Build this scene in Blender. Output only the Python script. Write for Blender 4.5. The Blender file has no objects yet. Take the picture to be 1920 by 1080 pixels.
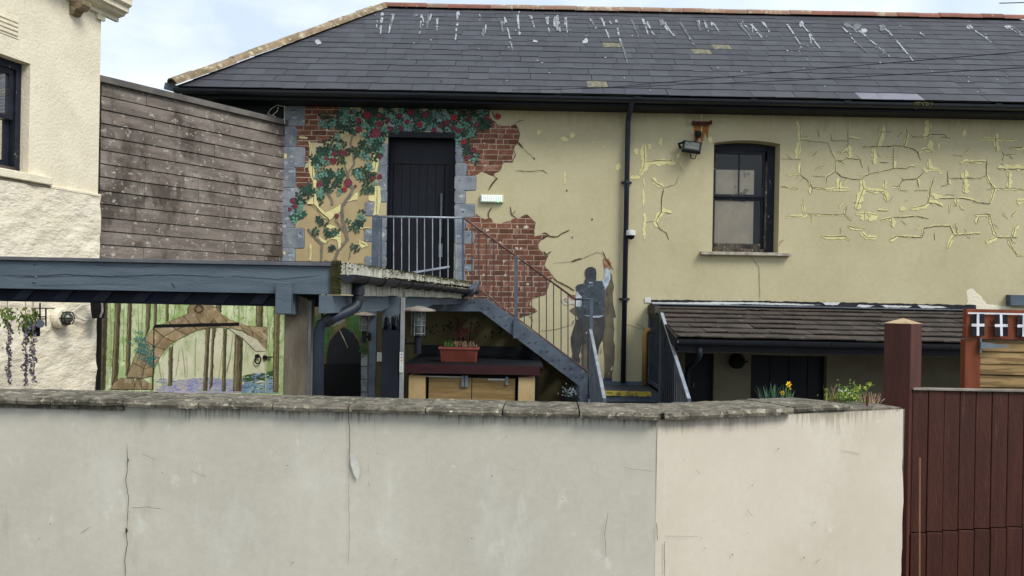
import bpy, math, random
from mathutils import Vector, Matrix
R = random.Random(7)
scene = bpy.context.scene
# ---------------------------------------------------------------- camera
F = 1500.0; V0 = 562.0; TH = math.radians(1.09); CT, ST = math.cos(TH), math.sin(TH)
EYE = 1.6
cd = bpy.data.cameras.new('camera'); cam = bpy.data.objects.new('camera', cd)
scene.collection.objects.link(cam); scene.camera = cam
cd.sensor_width = 36; cd.lens = 36 * F / 1920; cd.shift_y = (V0 - 540) / 1920
cd.clip_start = .05; cd.clip_end = 4000
cam.matrix_world = Matrix(((CT, -ST, 0, 0), (0, 0, -1, 0), (ST, CT, 0, EYE), (0, 0, 0, 1)))
# ---------------------------------------------------------------- sky and sun
SUN_EL, SUN_AZ = 47, 133          # azimuth clockwise from +Y: light comes from the right, a little behind the viewer
w = bpy.data.worlds.new('World'); scene.world = w; w.use_nodes = True
nt = w.node_tree; nt.nodes.clear()
wo = nt.nodes.new('ShaderNodeOutputWorld'); bg = nt.nodes.new('ShaderNodeBackground'); bg.inputs[1].default_value = .14
sky = nt.nodes.new('ShaderNodeTexSky'); sky.sky_type = 'NISHITA'; sky.sun_disc = False
sky.sun_elevation = math.radians(SUN_EL); sky.sun_rotation = math.radians(SUN_AZ)
sky.air_density = 1.0; sky.dust_density = 2.0
tc = nt.nodes.new('ShaderNodeTexCoord'); mp = nt.nodes.new('ShaderNodeMapping'); mp.inputs['Scale'].default_value = (2.2, 1, 4.5)
n1 = nt.nodes.new('ShaderNodeTexNoise'); n1.inputs['Scale'].default_value = 1.9; n1.inputs['Detail'].default_value = 7; n1.inputs['Roughness'].default_value = .52
rp = nt.nodes.new('ShaderNodeValToRGB'); rp.color_ramp.elements[0].position = .26; rp.color_ramp.elements[1].position = .62
rp.color_ramp.elements[0].color = (.72, .72, .72, 1); rp.color_ramp.elements[1].color = (.97, .97, .97, 1)
n2 = nt.nodes.new('ShaderNodeTexNoise'); n2.inputs['Scale'].default_value = 2.6; n2.inputs['Detail'].default_value = 5
rp2 = nt.nodes.new('ShaderNodeValToRGB'); rp2.color_ramp.elements[0].position = .38; rp2.color_ramp.elements[1].position = .62
rp2.color_ramp.elements[0].color = (2.6, 3.05, 3.62, 1); rp2.color_ramp.elements[1].color = (3.85, 4.1, 4.3, 1)
mx = nt.nodes.new('ShaderNodeMix'); mx.data_type = 'RGBA'
L_ = nt.links.new
L_(tc.outputs['Generated'], mp.inputs[0]); L_(mp.outputs[0], n1.inputs[0]); L_(mp.outputs[0], n2.inputs[0])
L_(n1.outputs[0], rp.inputs[0]); L_(n2.outputs[0], rp2.inputs[0]); L_(rp.outputs[0], mx.inputs['Factor'])
L_(sky.outputs[0], mx.inputs['A']); L_(rp2.outputs[0], mx.inputs['B']); L_(mx.outputs['Result'], bg.inputs[0]); L_(bg.outputs[0], wo.inputs[0])
sd = bpy.data.lights.new('sun', 'SUN'); so = bpy.data.objects.new('sun', sd); scene.collection.objects.link(so)
sd.energy = 1.5; sd.angle = math.radians(24); sd.color = (1, .96, .9)
el, az = math.radians(SUN_EL), math.radians(SUN_AZ)
so.rotation_euler = Vector((math.sin(az) * math.cos(el), math.cos(az) * math.cos(el), math.sin(el))).to_track_quat('Z', 'Y').to_euler()
vs = scene.view_settings; vs.view_transform = 'Standard'; vs.look = 'None'; vs.gamma = 1; vs.exposure = 1.0
vs.use_curve_mapping = False
# ---------------------------------------------------------------- materials
def lin(h):
    h = h.lstrip('#'); o = []
    for i in (0, 2, 4):
        c = int(h[i:i + 2], 16) / 255
        o.append(c / 12.92 if c <= .04045 else ((c + .055) / 1.055) ** 2.4)
    return (*o, 1)
def mat(name, c, c2=None, sc=2., lo=.35, hi=.65, rough=.85, metal=0, var=0, fine=.08, fsc=45, bump=0, bsc=40, st=(1, 1, 1),
        spots=(), drip=None, spec=.3, waves=None):
    m = bpy.data.materials.new(name); m.use_nodes = True; t = m.node_tree; N = t.nodes; K = t.links.new
    b = N['Principled BSDF']; b.inputs['Roughness'].default_value = rough; b.inputs['Metallic'].default_value = metal
    b.inputs['Specular IOR Level'].default_value = spec
    co = N.new('ShaderNodeTexCoord'); src = co.outputs['Object']; rnd = None
    if var:
        oi = N.new('ShaderNodeObjectInfo'); ge = N.new('ShaderNodeNewGeometry')
        ad = N.new('ShaderNodeMath'); ad.operation = 'ADD'; K(oi.outputs['Random'], ad.inputs[0]); K(ge.outputs['Random Per Island'], ad.inputs[1])
        fr = N.new('ShaderNodeMath'); fr.operation = 'FRACT'; K(ad.outputs[0], fr.inputs[0]); rnd = fr.outputs[0]
        mu = N.new('ShaderNodeMath'); mu.operation = 'MULTIPLY'; mu.inputs[1].default_value = 31.7; K(rnd, mu.inputs[0])
        va = N.new('ShaderNodeVectorMath'); va.operation = 'ADD'; K(src, va.inputs[0]); K(mu.outputs[0], va.inputs[1]); src = va.outputs[0]
    def noise(scale, detail=6, stretch=(1, 1, 1), rgh=.6, whole=False):
        mm = N.new('ShaderNodeMapping'); mm.inputs['Scale'].default_value = stretch; K(co.outputs['Object'] if whole else src, mm.inputs[0])
        n = N.new('ShaderNodeTexNoise'); n.inputs['Scale'].default_value = scale; n.inputs['Detail'].default_value = detail
        n.inputs['Roughness'].default_value = rgh; K(mm.outputs[0], n.inputs[0]); return n.outputs[0]
    def ramp(v, a, bb):
        r = N.new('ShaderNodeMapRange'); r.interpolation_type = 'SMOOTHSTEP'; r.inputs[1].default_value = a; r.inputs[2].default_value = bb; K(v, r.inputs[0]); return r.outputs[0]
    def mixc(f, a, bb):
        x = N.new('ShaderNodeMix'); x.data_type = 'RGBA'; K(f, x.inputs['Factor'])
        for s, q in (('A', a), ('B', bb)):
            if isinstance(q, tuple): x.inputs[s].default_value = q
            else: K(q, x.inputs[s])
        return x.outputs['Result']
    col = lin(c)
    col = mixc(ramp(noise(sc, 6, st), lo, hi), col, lin(c2 or c))
    for s in spots:   # colour, scale, threshold, softness, stretch, strength
        f = ramp(noise(s[1], 8, s[4] if len(s) > 4 else (1, 1, 1), .65, len(s) > 6), s[2], s[2] + s[3])
        if len(s) > 5:
            q = N.new('ShaderNodeMath'); q.operation = 'MULTIPLY'; q.inputs[1].default_value = s[5]; K(f, q.inputs[0]); f = q.outputs[0]
        col = mixc(f, col, lin(s[0]))
    if drip:          # colour, top z, length, scale, strength : rain-washed dirt below an edge
        sx = N.new('ShaderNodeSeparateXYZ'); K(co.outputs['Object'], sx.inputs[0])
        d = N.new('ShaderNodeMapRange'); d.inputs[1].default_value = drip[1]; d.inputs[2].default_value = drip[1] - drip[2]
        d.inputs[3].default_value = 0; d.inputs[4].default_value = .42; K(sx.outputs[2], d.inputs[0])
        a = N.new('ShaderNodeMath'); a.operation = 'SUBTRACT'; lo_ = N.new('ShaderNodeMath'); lo_.operation = 'MULTIPLY_ADD'; lo_.inputs[1].default_value = .75; lo_.inputs[2].default_value = -.40; K(noise(2.6, 3), lo_.inputs[0]); ad_ = N.new('ShaderNodeMath'); K(lo_.outputs[0], ad_.inputs[0]); K(noise(drip[3], 5, (1, 1, .035), .7), ad_.inputs[1]); K(ad_.outputs[0], a.inputs[0]); K(d.outputs[0], a.inputs[1])
        f = ramp(a.outputs[0], .28, .62)
        q = N.new('ShaderNodeMath'); q.operation = 'MULTIPLY'; q.inputs[1].default_value = drip[4]; K(f, q.inputs[0])
        col = mixc(q.outputs[0], col, lin(drip[0]))
    hs = N.new('ShaderNodeHueSaturation'); K(col, hs.inputs['Color'])
    fm = N.new('ShaderNodeMapRange'); fm.inputs[1].default_value = .25; fm.inputs[2].default_value = .75
    fm.inputs[3].default_value = 1 - fine; fm.inputs[4].default_value = 1 + fine; K(noise(fsc, 4, st), fm.inputs[0]); vv = fm.outputs[0]
    if var:
        vm = N.new('ShaderNodeMapRange'); vm.inputs[3].default_value = 1 - var; vm.inputs[4].default_value = 1 + var; K(rnd, vm.inputs[0])
        mu2 = N.new('ShaderNodeMath'); mu2.operation = 'MULTIPLY'; K(vv, mu2.inputs[0]); K(vm.outputs[0], mu2.inputs[1]); vv = mu2.outputs[0]
    K(vv, hs.inputs['Value']); K(hs.outputs[0], b.inputs['Base Color'])
    if bump:
        bp = N.new('ShaderNodeBump'); bp.inputs['Strength'].default_value = min(1, bump); bp.inputs['Distance'].default_value = .02 if not waves else waves
        K(noise(bsc, 6, st), bp.inputs['Height']); K(bp.outputs[0], b.inputs['Normal'])
    return m
def glass(name, tint='#101418', tr=.93, rough=.02):
    m = bpy.data.materials.new(name); m.use_nodes = True; t = m.node_tree; N = t.nodes; N.clear()
    o = N.new('ShaderNodeOutputMaterial'); g = N.new('ShaderNodeBsdfGlossy'); g.inputs['Roughness'].default_value = rough
    tt = N.new('ShaderNodeBsdfTransparent'); tt.inputs[0].default_value = (tr, tr, tr * 1.02, 1)
    fr = N.new('ShaderNodeFresnel'); fr.inputs[0].default_value = 1.5; x = N.new('ShaderNodeMixShader')
    t.links.new(fr.outputs[0], x.inputs[0]); t.links.new(tt.outputs[0], x.inputs[1]); t.links.new(g.outputs[0], x.inputs[2]); t.links.new(x.outputs[0], o.inputs[0])
    return m
def emit(name, c, s):
    m = bpy.data.materials.new(name); m.use_nodes = True; b = m.node_tree.nodes['Principled BSDF']
    b.inputs['Base Color'].default_value = lin(c); b.inputs['Emission Color'].default_value = lin(c); b.inputs['Emission Strength'].default_value = s; return m
MT = dict(
 wall=mat('ochre_render', '#bab290', '#b3aa88', sc=.9, fine=.05, fsc=12, bump=.25, bsc=60, rough=.92,
          spots=[('#98917a', 1.1, .60, .22, (1, 1, .8), .55), ('#bcb391', 3.2, .60, .15, (1, 1, 1), .5), ('#7c7a62', 5, .67, .10, (1, 1, 1), .5), ('#a39b7c', 2.1, .56, .2, (1, 1, .5), .5)],
          drip=('#857d5c', 4.70, .5, 12, .3)),
 wall_low=mat('olive_wall_shade', '#5c563a', '#4a452d', sc=1.6, bump=.3, bsc=40, spots=[('#3b3624', 2.4, .55, .15)]),  # olive wall tone with the shade under the stairs put into it
 black=mat('black_navy_paint', '#080a10', '#0d1119', sc=3, rough=.6, fine=.1),
 gutter=mat('black_gutter_plastic', '#12161e', '#1a2029', sc=5, rough=.42, fine=.06, spec=.5, spots=[('#4a5058', 9, .66, .12, (1, 1, 1), .5)]),
 pipe=mat('blue_black_pipe', '#262e3a', '#1e242e', sc=4, rough=.5, spec=.35),
 slate=mat('grey_slate', '#434449', '#3a3b40', sc=1.3, rough=.66, var=.15, bump=.25, bsc=30, fine=.08, fsc=30, spots=[('#66676a', 5, .62, .14, (1, 1, 1), .5), ('#7d7d78', 30, .72, .05, (1, 1, 1), .6)]),
 slate_pale=mat('pale_slate', '#777680', '#6b6b74', rough=.6),
 slate_moss=mat('lichened_slate', '#7d7a60', '#56564f', sc=14, rough=.9, bump=.5, bsc=60),
 deck=mat('roof_felt', '#1f1f22'),
 hip=mat('lichened_ridge_tile', '#93826a', '#7a6a52', sc=4, var=.16, bump=.6, bsc=40, fsc=30, fine=.2, spots=[('#b5ad92', 7, .53, .08), ('#5f5f38', 5, .57, .1), ('#8c5444', 4, .62, .1)]),
 ridge_red=mat('red_ridge_tile', '#8a5c4e', '#775044', sc=4, var=.12, bump=.3, bsc=40, spots=[('#a99b84', 7, .6, .1)]),
 ridge=mat('brown_ridge_tile', '#8a7564', '#94705c', sc=2, var=.12, bump=.4, bsc=40, spots=[('#a89d85', 6, .52, .12), ('#6e6a4c', 8, .62, .08)]),
 timber=mat('weathered_cladding', '#7b726a', '#655d56', sc=1.6, lo=.4, hi=.6, var=.07, st=(1, 1, 5), bump=.5, bsc=22, fine=.14, fsc=16,
            spots=[('#938c83', .9, .50, .16, (1, 1, .8), .55, 1), ('#433b34', 1.15, .48, .12, (1.3, 1.3, .7), .85, 1), ('#3d362f', 4.5, .57, .10, (1, 1, 1), .55, 1), ('#aeaba0', 13, .58, .06, (1, 1, 1.2), .75, 1), ('#3c352f', 20, .64, .06, (1, 1, 3), .5)]),
 felt=mat('grey_felt_capping', '#55524e', '#6b6761', sc=3, bump=.3),
 cream=mat('cream_roughcast', '#e2dac2', '#d9d0b8', sc=2.5, bump=.55, bsc=28, fine=.05, fsc=30, spots=[('#b3aa94', 3.5, .60, .16, (1, 1, 1), .6), ('#e3dbc2', 2, .58, .1)]),
 cream_rough=mat('cream_rubble_render', '#e2dac6', '#d6cdb6', sc=3, bump=.8, bsc=5, waves=.06, fine=.05, spots=[('#aea68f', 6, .64, .12, (1, 1, 1.6), .5)], st=(1, 1, 1.9)),
 reveal=mat('reveal_paint', '#b9b29c', '#aaa48f', sc=4, bump=.3),
 sash=mat('peeling_navy_paint', '#161a26', '#20242f', sc=6, rough=.55, bump=.4, bsc=60, spots=[('#8b8478', 14, .64, .05, (1, 1, .5)), ('#4b4238', 9, .63, .06)]),
 sash_worn=mat('bare_worn_wood', '#5c5348', '#2c2b2e', sc=12, bump=.6, bsc=60, st=(1, 1, .4), spots=[('#9b9488', 16, .58, .06)]),
 sill=mat('worn_white_sill', '#b3ad9d', '#8a8170', sc=9, bump=.4),
 beam=mat('blue_grey_stain', '#5a6670', '#4f5b64', sc=2, st=(1, 1, 9), bump=.35, bsc=20, fine=.08, fsc=18, rough=.7, spots=[('#6e7880', 3, .62, .15, (1, 1, 4), .5), ('#39414d', 5, .66, .08, (1, 1, 3), .6)]),
 beam_top=mat('weathered_capping_board', '#626468', '#54565a', sc=3, bump=.3),
 rafter=mat('dark_rafter_paint', '#2a303c', '#222732', sc=3),
 ledgerline=mat('dark_grain_line', '#2b323c'),
 ledger=mat('navy_ledger_paint', '#10141f', '#181e2c', sc=3),
 post=mat('brown_weathered_post', '#7b7262', '#645c4d', sc=1.5, st=(6, 6, 1), bump=.4, bsc=18, fine=.14, fsc=20, spots=[('#545631', 1.6, .46, .2, (1, 1, .6), .8), ('#6f6a60', 4, .6, .1, (4, 4, .6))]),
 postedge=mat('grey_post_edge', '#8d8f8f', '#74777a', sc=5, bump=.2),
 white_tile=mat('mossy_white_tile', '#c8c6bb', '#a9a798', sc=3, var=.1, bump=.3, st=(4, 4, 1), fsc=12, fine=.12, spots=[('#5b5c38', 5, .54, .1, (2.5, 2.5, .6)), ('#3a3a2c', 8, .62, .06, (3, 3, .5))]),
 moss=mat('moss', '#3f3f22', '#5a5530', sc=20, bump=1, bsc=60, spots=[('#23251a', 16, .55, .1)]),
 steel=mat('galvanised_steel', '#59636f', '#4a5460', sc=5, rough=.55, metal=.25, fine=.08, fsc=24, bump=.1, spots=[('#727c87', 7, .6, .12), ('#36404c', 9, .66, .06)]),
 rail=mat('dull_rail_steel', '#4a505a', '#3b414a', sc=7, rough=.5, metal=.2),
 rail_hi=mat('bare_galvanised_rail', '#a2abb2', '#868f98', sc=6, rough=.4, metal=.3),
 rust=mat('rusty_iron', '#5d2f22', '#3b231d', sc=14, bump=.5),
 rustrail=mat('rusty_rail', '#6d5047', '#4b3c3a', sc=10, rough=.6),
 door=mat('navy_black_door', '#0b0e16', '#10141d', sc=2, rough=.5, spec=.25, fine=.1),
 dark=mat('flat_black', '#050609', rough=.9),
 inner=mat('dim_interior', '#15161a'),
 pale_panel=mat('reflection_board', '#f0e2c4', '#e2d2b4', sc=3, fine=.05, spots=[('#ddd3c0', 3, .55, .1), ('#a89e8c', 2.2, .6, .05)]),
 concrete=mat('concrete_coping', '#706a5c', '#514c41', sc=9, lo=.4, hi=.6, var=.1, bump=.6, bsc=90, waves=.006, fine=.28, fsc=110,
              spots=[('#a19b88', 24, .56, .07, (1, 1, 1), .8), ('#38362f', 14, .56, .08, (1, 1, 1), .85), ('#cdcabc', 34, .665, .03), ('#8b8052', 20, .69, .05)]),
 fgrey=mat('grey_boundary_render', '#c2bdac', '#bbb6a6', sc=1.2, bump=.35, bsc=70, waves=.002, fine=.05, fsc=24, rough=.9,
           spots=[('#cac8bb', 1.5, .53, .14, (1, 1, .55), .6), ('#d0cec2', 7, .61, .07, (1, 1, .6), .5), ('#d2d1c6', 3, .60, .1, (1, 1, .35), .5), ('#a6a591', .9, .55, .2, (1, 1, 1), .5), ('#8d8b7c', 60, .70, .05, (1, 1, 1), .5), ('#9c9a88', 3.5, .62, .10, (1, 1, .25), .5), ('#d4d3c9', 12, .64, .05, (1, 1, .5), .5)],
           drip=('#57544a', 1.03, .115, 62, .85)),
 fcream=mat('cream_boundary_render', '#c8bfae', '#c2b8a6', sc=1.3, bump=.35, bsc=50, waves=.002, fine=.03, fsc=20, rough=.85,
            spots=[('#cec8b8', 1.4, .52, .16, (1, 1, 1), .7), ('#b6ad95', 3.2, .64, .12, (1, 1, 1), .4), ('#97907a', 60, .71, .05, (1, 1, 1), .4), ('#b3a98f', 2.2, .60, .12, (1, 1, .3), .4), ('#d6d1c4', 10, .64, .06, (1, 1, .6), .5)],
            drip=('#7d7563', 1.03, .12, 55, .65)),
 chip=mat('bare_undercoat', '#cdccc0', '#bfbeb2', sc=8),
 crack=mat('hairline_crack', '#4d4638'), crack2=mat('grey_crack', '#77735f'),
 maroon=mat('maroon_stain', '#4b291f', '#3f221a', sc=2, var=.07, st=(10, 10, 1), rough=.6, fine=.2, fsc=16, bump=.4, bsc=16, spots=[('#6a463c', 4, .60, .12, (9, 9, .6), .6), ('#2e1a15', 5, .6, .1, (12, 12, .5), .6), ('#7d6356', 40, .74, .04, (1, 1, 1), .6)]),
 mpost=mat('maroon_post_stain', '#532e27', '#46261f', sc=2, st=(8, 8, 1), rough=.65, fine=.08, bump=.2),
 bare=mat('bare_timber_cap', '#b09a7a', '#94805f', sc=8),
 orange=mat('orange_brown_stain', '#7c4025', '#6a331c', sc=2, st=(4, 4, 1), rough=.6, bump=.2),
 greyedge=mat('weathered_edge', '#8e867c', '#6f675e', sc=10),
 plank=mat('striped_rustic_plank', '#9b8258', '#6f5a3a', sc=2.2, st=(1, 1, 14), lo=.42, hi=.58, var=.1, bump=.4, bsc=14, fine=.12),
 cane=mat('bamboo_cane', '#8f6f52', '#7a5d44', sc=6),
 tile=mat('brown_concrete_tile', '#4b433d', '#3b3632', sc=3, var=.14, bump=.5, bsc=40, fine=.14, spots=[('#77706a', 7, .56, .12, (1, 1, 1), .6), ('#6e6a44', 5, .68, .08)]),
 flash=mat('lead_flashing', '#4d5560', '#5c646e', sc=4, rough=.6, bump=.2),
 membrane=mat('torn_black_felt', '#1c1d22', '#2b2c30', sc=9, bump=.5),
 white=mat('white_paint', '#cfd0cc', '#bcbdb8', sc=8, rough=.5), offwhite=mat('off_white_plastic', '#c9c8bb', rough=.4),
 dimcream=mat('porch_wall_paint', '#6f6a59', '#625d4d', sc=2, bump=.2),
 ochre=mat('ochre_pipe', '#a8854a', '#987740', sc=5, rough=.5),
 yellow=mat('yellow_nosing', '#b7a23f', '#6f6740', sc=16, lo=.45, hi=.6), tread=mat('dark_grp_tread', '#4a4d4f', '#3a3d40', sc=8, bump=.4),
 terracotta=mat('terracotta_plastic', '#7e4236', '#6e382c', sc=4, rough=.6), soil=mat('soil', '#2a211a', bump=.6),
 plum=mat('plum_counter_edge', '#35171c', '#2a1317', sc=3, st=(1, 1, 6)),
 pine=mat('oiled_pine', '#8a754f', '#755f3b', sc=2, st=(1, 1, 10), fine=.1, fsc=14), ply=mat('pale_plywood', '#b09a72', '#a28b63', sc=3),
 hinge=mat('zinc_hinge', '#8a939c', '#6f7880', metal=.5, rough=.45),
 lampwhite=emit('led_diffuser', '#cfe2d4', .28), lampglass=mat('ribbed_glass', '#565a55', '#6c716b', sc=20, rough=.25, spec=.6),
 green=emit('green_led', '#40e080', 1.0),
 tarmac=mat('tarmac', '#45454a', '#3b3b3f', sc=6, bump=.4), paving=mat('yard_concrete', '#6f6c66', '#5c5a55', sc=2, bump=.3), earth=mat('far_ground', '#55543f', '#47493a', sc=.1),
 # mural paints
 mortar=mat('painted_mortar', '#b8a692', '#9a8474', sc=12), brick=mat('painted_brick', '#734839', '#60402f', sc=6, var=.34, fine=.14, spots=[('#8d6c5c', 9, .52, .14), ('#4f2c23', 9, .62, .08)]),
 stone=mat('painted_stone', '#868c90', '#6c747e', sc=5, var=.1, fine=.1, spots=[('#b2b6b6', 6, .55, .14), ('#4f596a', 7, .6, .12)]),
 stoneline=mat('stone_shading', '#4c5462'), stonehi=mat('stone_highlight', '#98a2ac'),
 leafd=mat('dark_painted_leaf', '#26362c', '#2f4639', sc=12, var=.2), leafm=mat('mid_painted_leaf', '#37594a', '#2f4c3e', sc=12, var=.2),
 leaft=mat('teal_painted_leaf', '#6a9484', '#577f70', sc=12, var=.16), rose=mat('painted_rose', '#84404a', '#6e323e', sc=20, var=.14), rose_b=mat('bright_rose', '#a03a3c', '#9c3238', sc=20),
 rose_d=mat('rose_shadow', '#5c2230'), trunk=mat('painted_vine_stem', '#7d7468', '#6a6258', sc=8), tan=mat('mural_tan_ground', '#b09e78', '#a5946f', sc=3, spots=[('#b7a679', 4, .6, .1)]),
 filler=mat('pale_yellow_filler', '#dcd49c', '#d0c78e', sc=8, fine=.06, bump=.4, bsc=60), rim=mat('painted_break_edge', '#5d4a36', '#4a3a2c', sc=12), brown=mat('painted_brown_crack', '#54432f'),
 vest=mat('painted_vest', '#434b53', '#363d45', sc=7, fine=.18, fsc=22, spots=[('#5b646c', 9, .58, .08)]), shirt=mat('painted_shirt', '#b9c3cb', '#8f9ba6', sc=10),
 vesthi=mat('vest_fold', '#5a636c'), trhi=mat('trouser_fold', '#54524c'), sleeve=mat('sleeve_fold', '#8593a0'),
 hair=mat('painted_hair', '#3c4146', '#30353b', sc=20), skin=mat('painted_skin', '#a77d66', '#7d5a4a', sc=14), trous=mat('painted_trousers', '#444443', '#353433', sc=5, fine=.18, fsc=20, spots=[('#55534c', 8, .6, .1)]),
 shadow=mat('painted_man_shadow', '#68624f', '#555043', sc=5, fine=.14, fsc=20), palette=mat('painted_palette', '#c9c2b2', '#b3a898', sc=12), brush=mat('painted_brush', '#5b3f2c'), shoe=mat('painted_shoe', '#353d52'),
 forest=mat('painted_forest_haze', '#b3bc92', '#8aa065', sc=3.4, st=(1, 1, .4), fine=.2, fsc=14, spots=[('#5f7a3c', 2.2, .50, .16, (1, 1, .8), .7), ('#cdd3b2', 5, .50, .10, (1, 1, .25), .6), ('#6f9340', 7, .52, .1, (1, 1, .7), .7), ('#c0c39c', 3, .58, .12, (1, 1, .5), .6), ('#62793e', 14, .58, .06, (1, 1, 1), .7), ('#d2d4b4', 9, .6, .06, (1, 1, .6), .6)]),
 glade=mat('painted_glade', '#b0b38f', '#bebca4', sc=2.2, st=(1, 1, .5), fine=.1, fsc=12, spots=[('#94a072', 5, .54, .12, (1, 1, .5), .8), ('#c9c9b4', 9, .58, .08, (1, 1, .4), .6)]), bark=mat('painted_bark', '#5d543a', '#4b4531', sc=3, st=(8, 8, 1), var=.1, fine=.15),
  barkl=mat('bark_light_side', '#7d7454', '#6d6548', sc=6, st=(6, 6, 1)), barkd=mat('bark_dark_side', '#3f3a28', '#353122', sc=6, st=(6, 6, 1)),
 barkthin=mat('painted_far_trunk', '#8b8a68'), arch=mat('painted_arch_stone', '#8f7f60', '#746346', sc=5, var=.22, fine=.12, spots=[('#a39680', 9, .56, .1), ('#55473a', 8, .58, .1), ('#8d6a55', 6, .6, .1)]),
 archline=mat('arch_joint', '#3f3224'), archlight=mat('arch_soffit', '#b9b59f', '#a29d86', sc=5), bell=mat('painted_bluebells', '#8f90a8', '#a69ca8', sc=4, fine=.12, fsc=14, spots=[('#7379a0', 9, .55, .1, (1, 1, 2)), ('#b8a6b2', 6, .6, .1, (1, 1, 2))]),
 blueb=mat('painted_blue_water', '#66808f', '#7e949c', sc=5, spots=[('#3c6078', 8, .52, .1), ('#9aa6bc', 9, .58, .1)]), bush=mat('painted_bush', '#35521f', '#2b4430', sc=8), ivyp=mat('painted_ivy_teal', '#3a7a72', '#2b5c58', sc=9, var=.15),
 fleaf1=mat('forest_dab_pale', '#b9c399'), fleaf2=mat('forest_dab_mid', '#9bae7c'), fleaf3=mat('forest_dab_deep', '#7c925a'), bluep=mat('violet_dab', '#7078a8'),
 ivy=mat('painted_ivy', '#2f4a22', '#3b5f2a', sc=9, var=.25), dropping=mat('bird_lime', '#a9adb1', '#85898c', sc=20), lime2=mat('thin_bird_lime', '#6e7075', '#5c5e63', sc=20),
 leafg=mat('fresh_green_leaf', '#5f7a3a', '#4c6a30', sc=9, var=.2), leafdaf=mat('daffodil_leaf', '#46624a', '#55725a', sc=9, var=.15), daff=mat('daffodil_yellow', '#e8cf3c', '#e0c034', sc=9), daffo=mat('daffodil_trumpet', '#e6b82c'),
 lime=mat('lime_flowerhead', '#8d9a3c', '#a3ab4a', sc=9), dry=mat('dry_pink_stem', '#7a6250', '#937a66', sc=9, var=.15), petal=mat('white_petal', '#d8d8ce'), wist=mat('artificial_wisteria', '#6a6674', '#8d8996', sc=9, var=.2),
 yleaf=mat('yellow_green_leaf', '#7f8a2c', '#5f7a2c', sc=9, var=.2), pig=mat('pigeon_grey', '#4a505c', '#5d636e', sc=16), pigd=mat('pigeon_dark', '#1f242e'), 
 flagk=mat('black_flag_cloth', '#15171f', '#1d2029', sc=8), flagw=mat('white_flag_cross', '#d8dade'), cable=mat('black_cable', '#15161a'), stain=mat('rust_stain', '#a0703e', '#8d5c30', sc=9),
)
MT['pane'] = glass('window_glass')
# ---------------------------------------------------------------- frames and mesh helpers
def ray(u, v):
    x = (u - 960) / F; y = -(v - V0) / F
    return Vector((x * CT - y * ST, 1, x * ST + y * CT))
def P(u, v, D):
    r = ray(u, v); return Vector((r.x * D, D, EYE + r.z * D))
class Fr:
    """upright plane: s runs along it, o points out of it towards the street, z up"""
    def __init__(self, ox, oy, ex, ey):
        self.o = Vector((ox, oy, 0)); self.e = Vector((ex, ey, 0)).normalized(); self.n = Vector((self.e.y, -self.e.x, 0))
    def W(self, s, o, z): return self.o + self.e * s + self.n * o + Vector((0, 0, z))
    def px(self, u, v, o=0):
        d = ray(u, v); p0 = self.o + self.n * o
        t = (p0 - Vector((0, 0, 0))).dot(self.n) / Vector((d.x, d.y, 0)).dot(self.n)
        p = Vector((d.x * t, d.y * t, EYE + d.z * t)); return ((p - self.o).dot(self.e), p.z)
    def p3(self, u, v, o=0):
        s, z = self.px(u, v, o); return self.W(s, o, z)
WALL = Fr(0, 13, 1, 0)
def planeD(D): return Fr(0, D, 1, 0)
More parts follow.
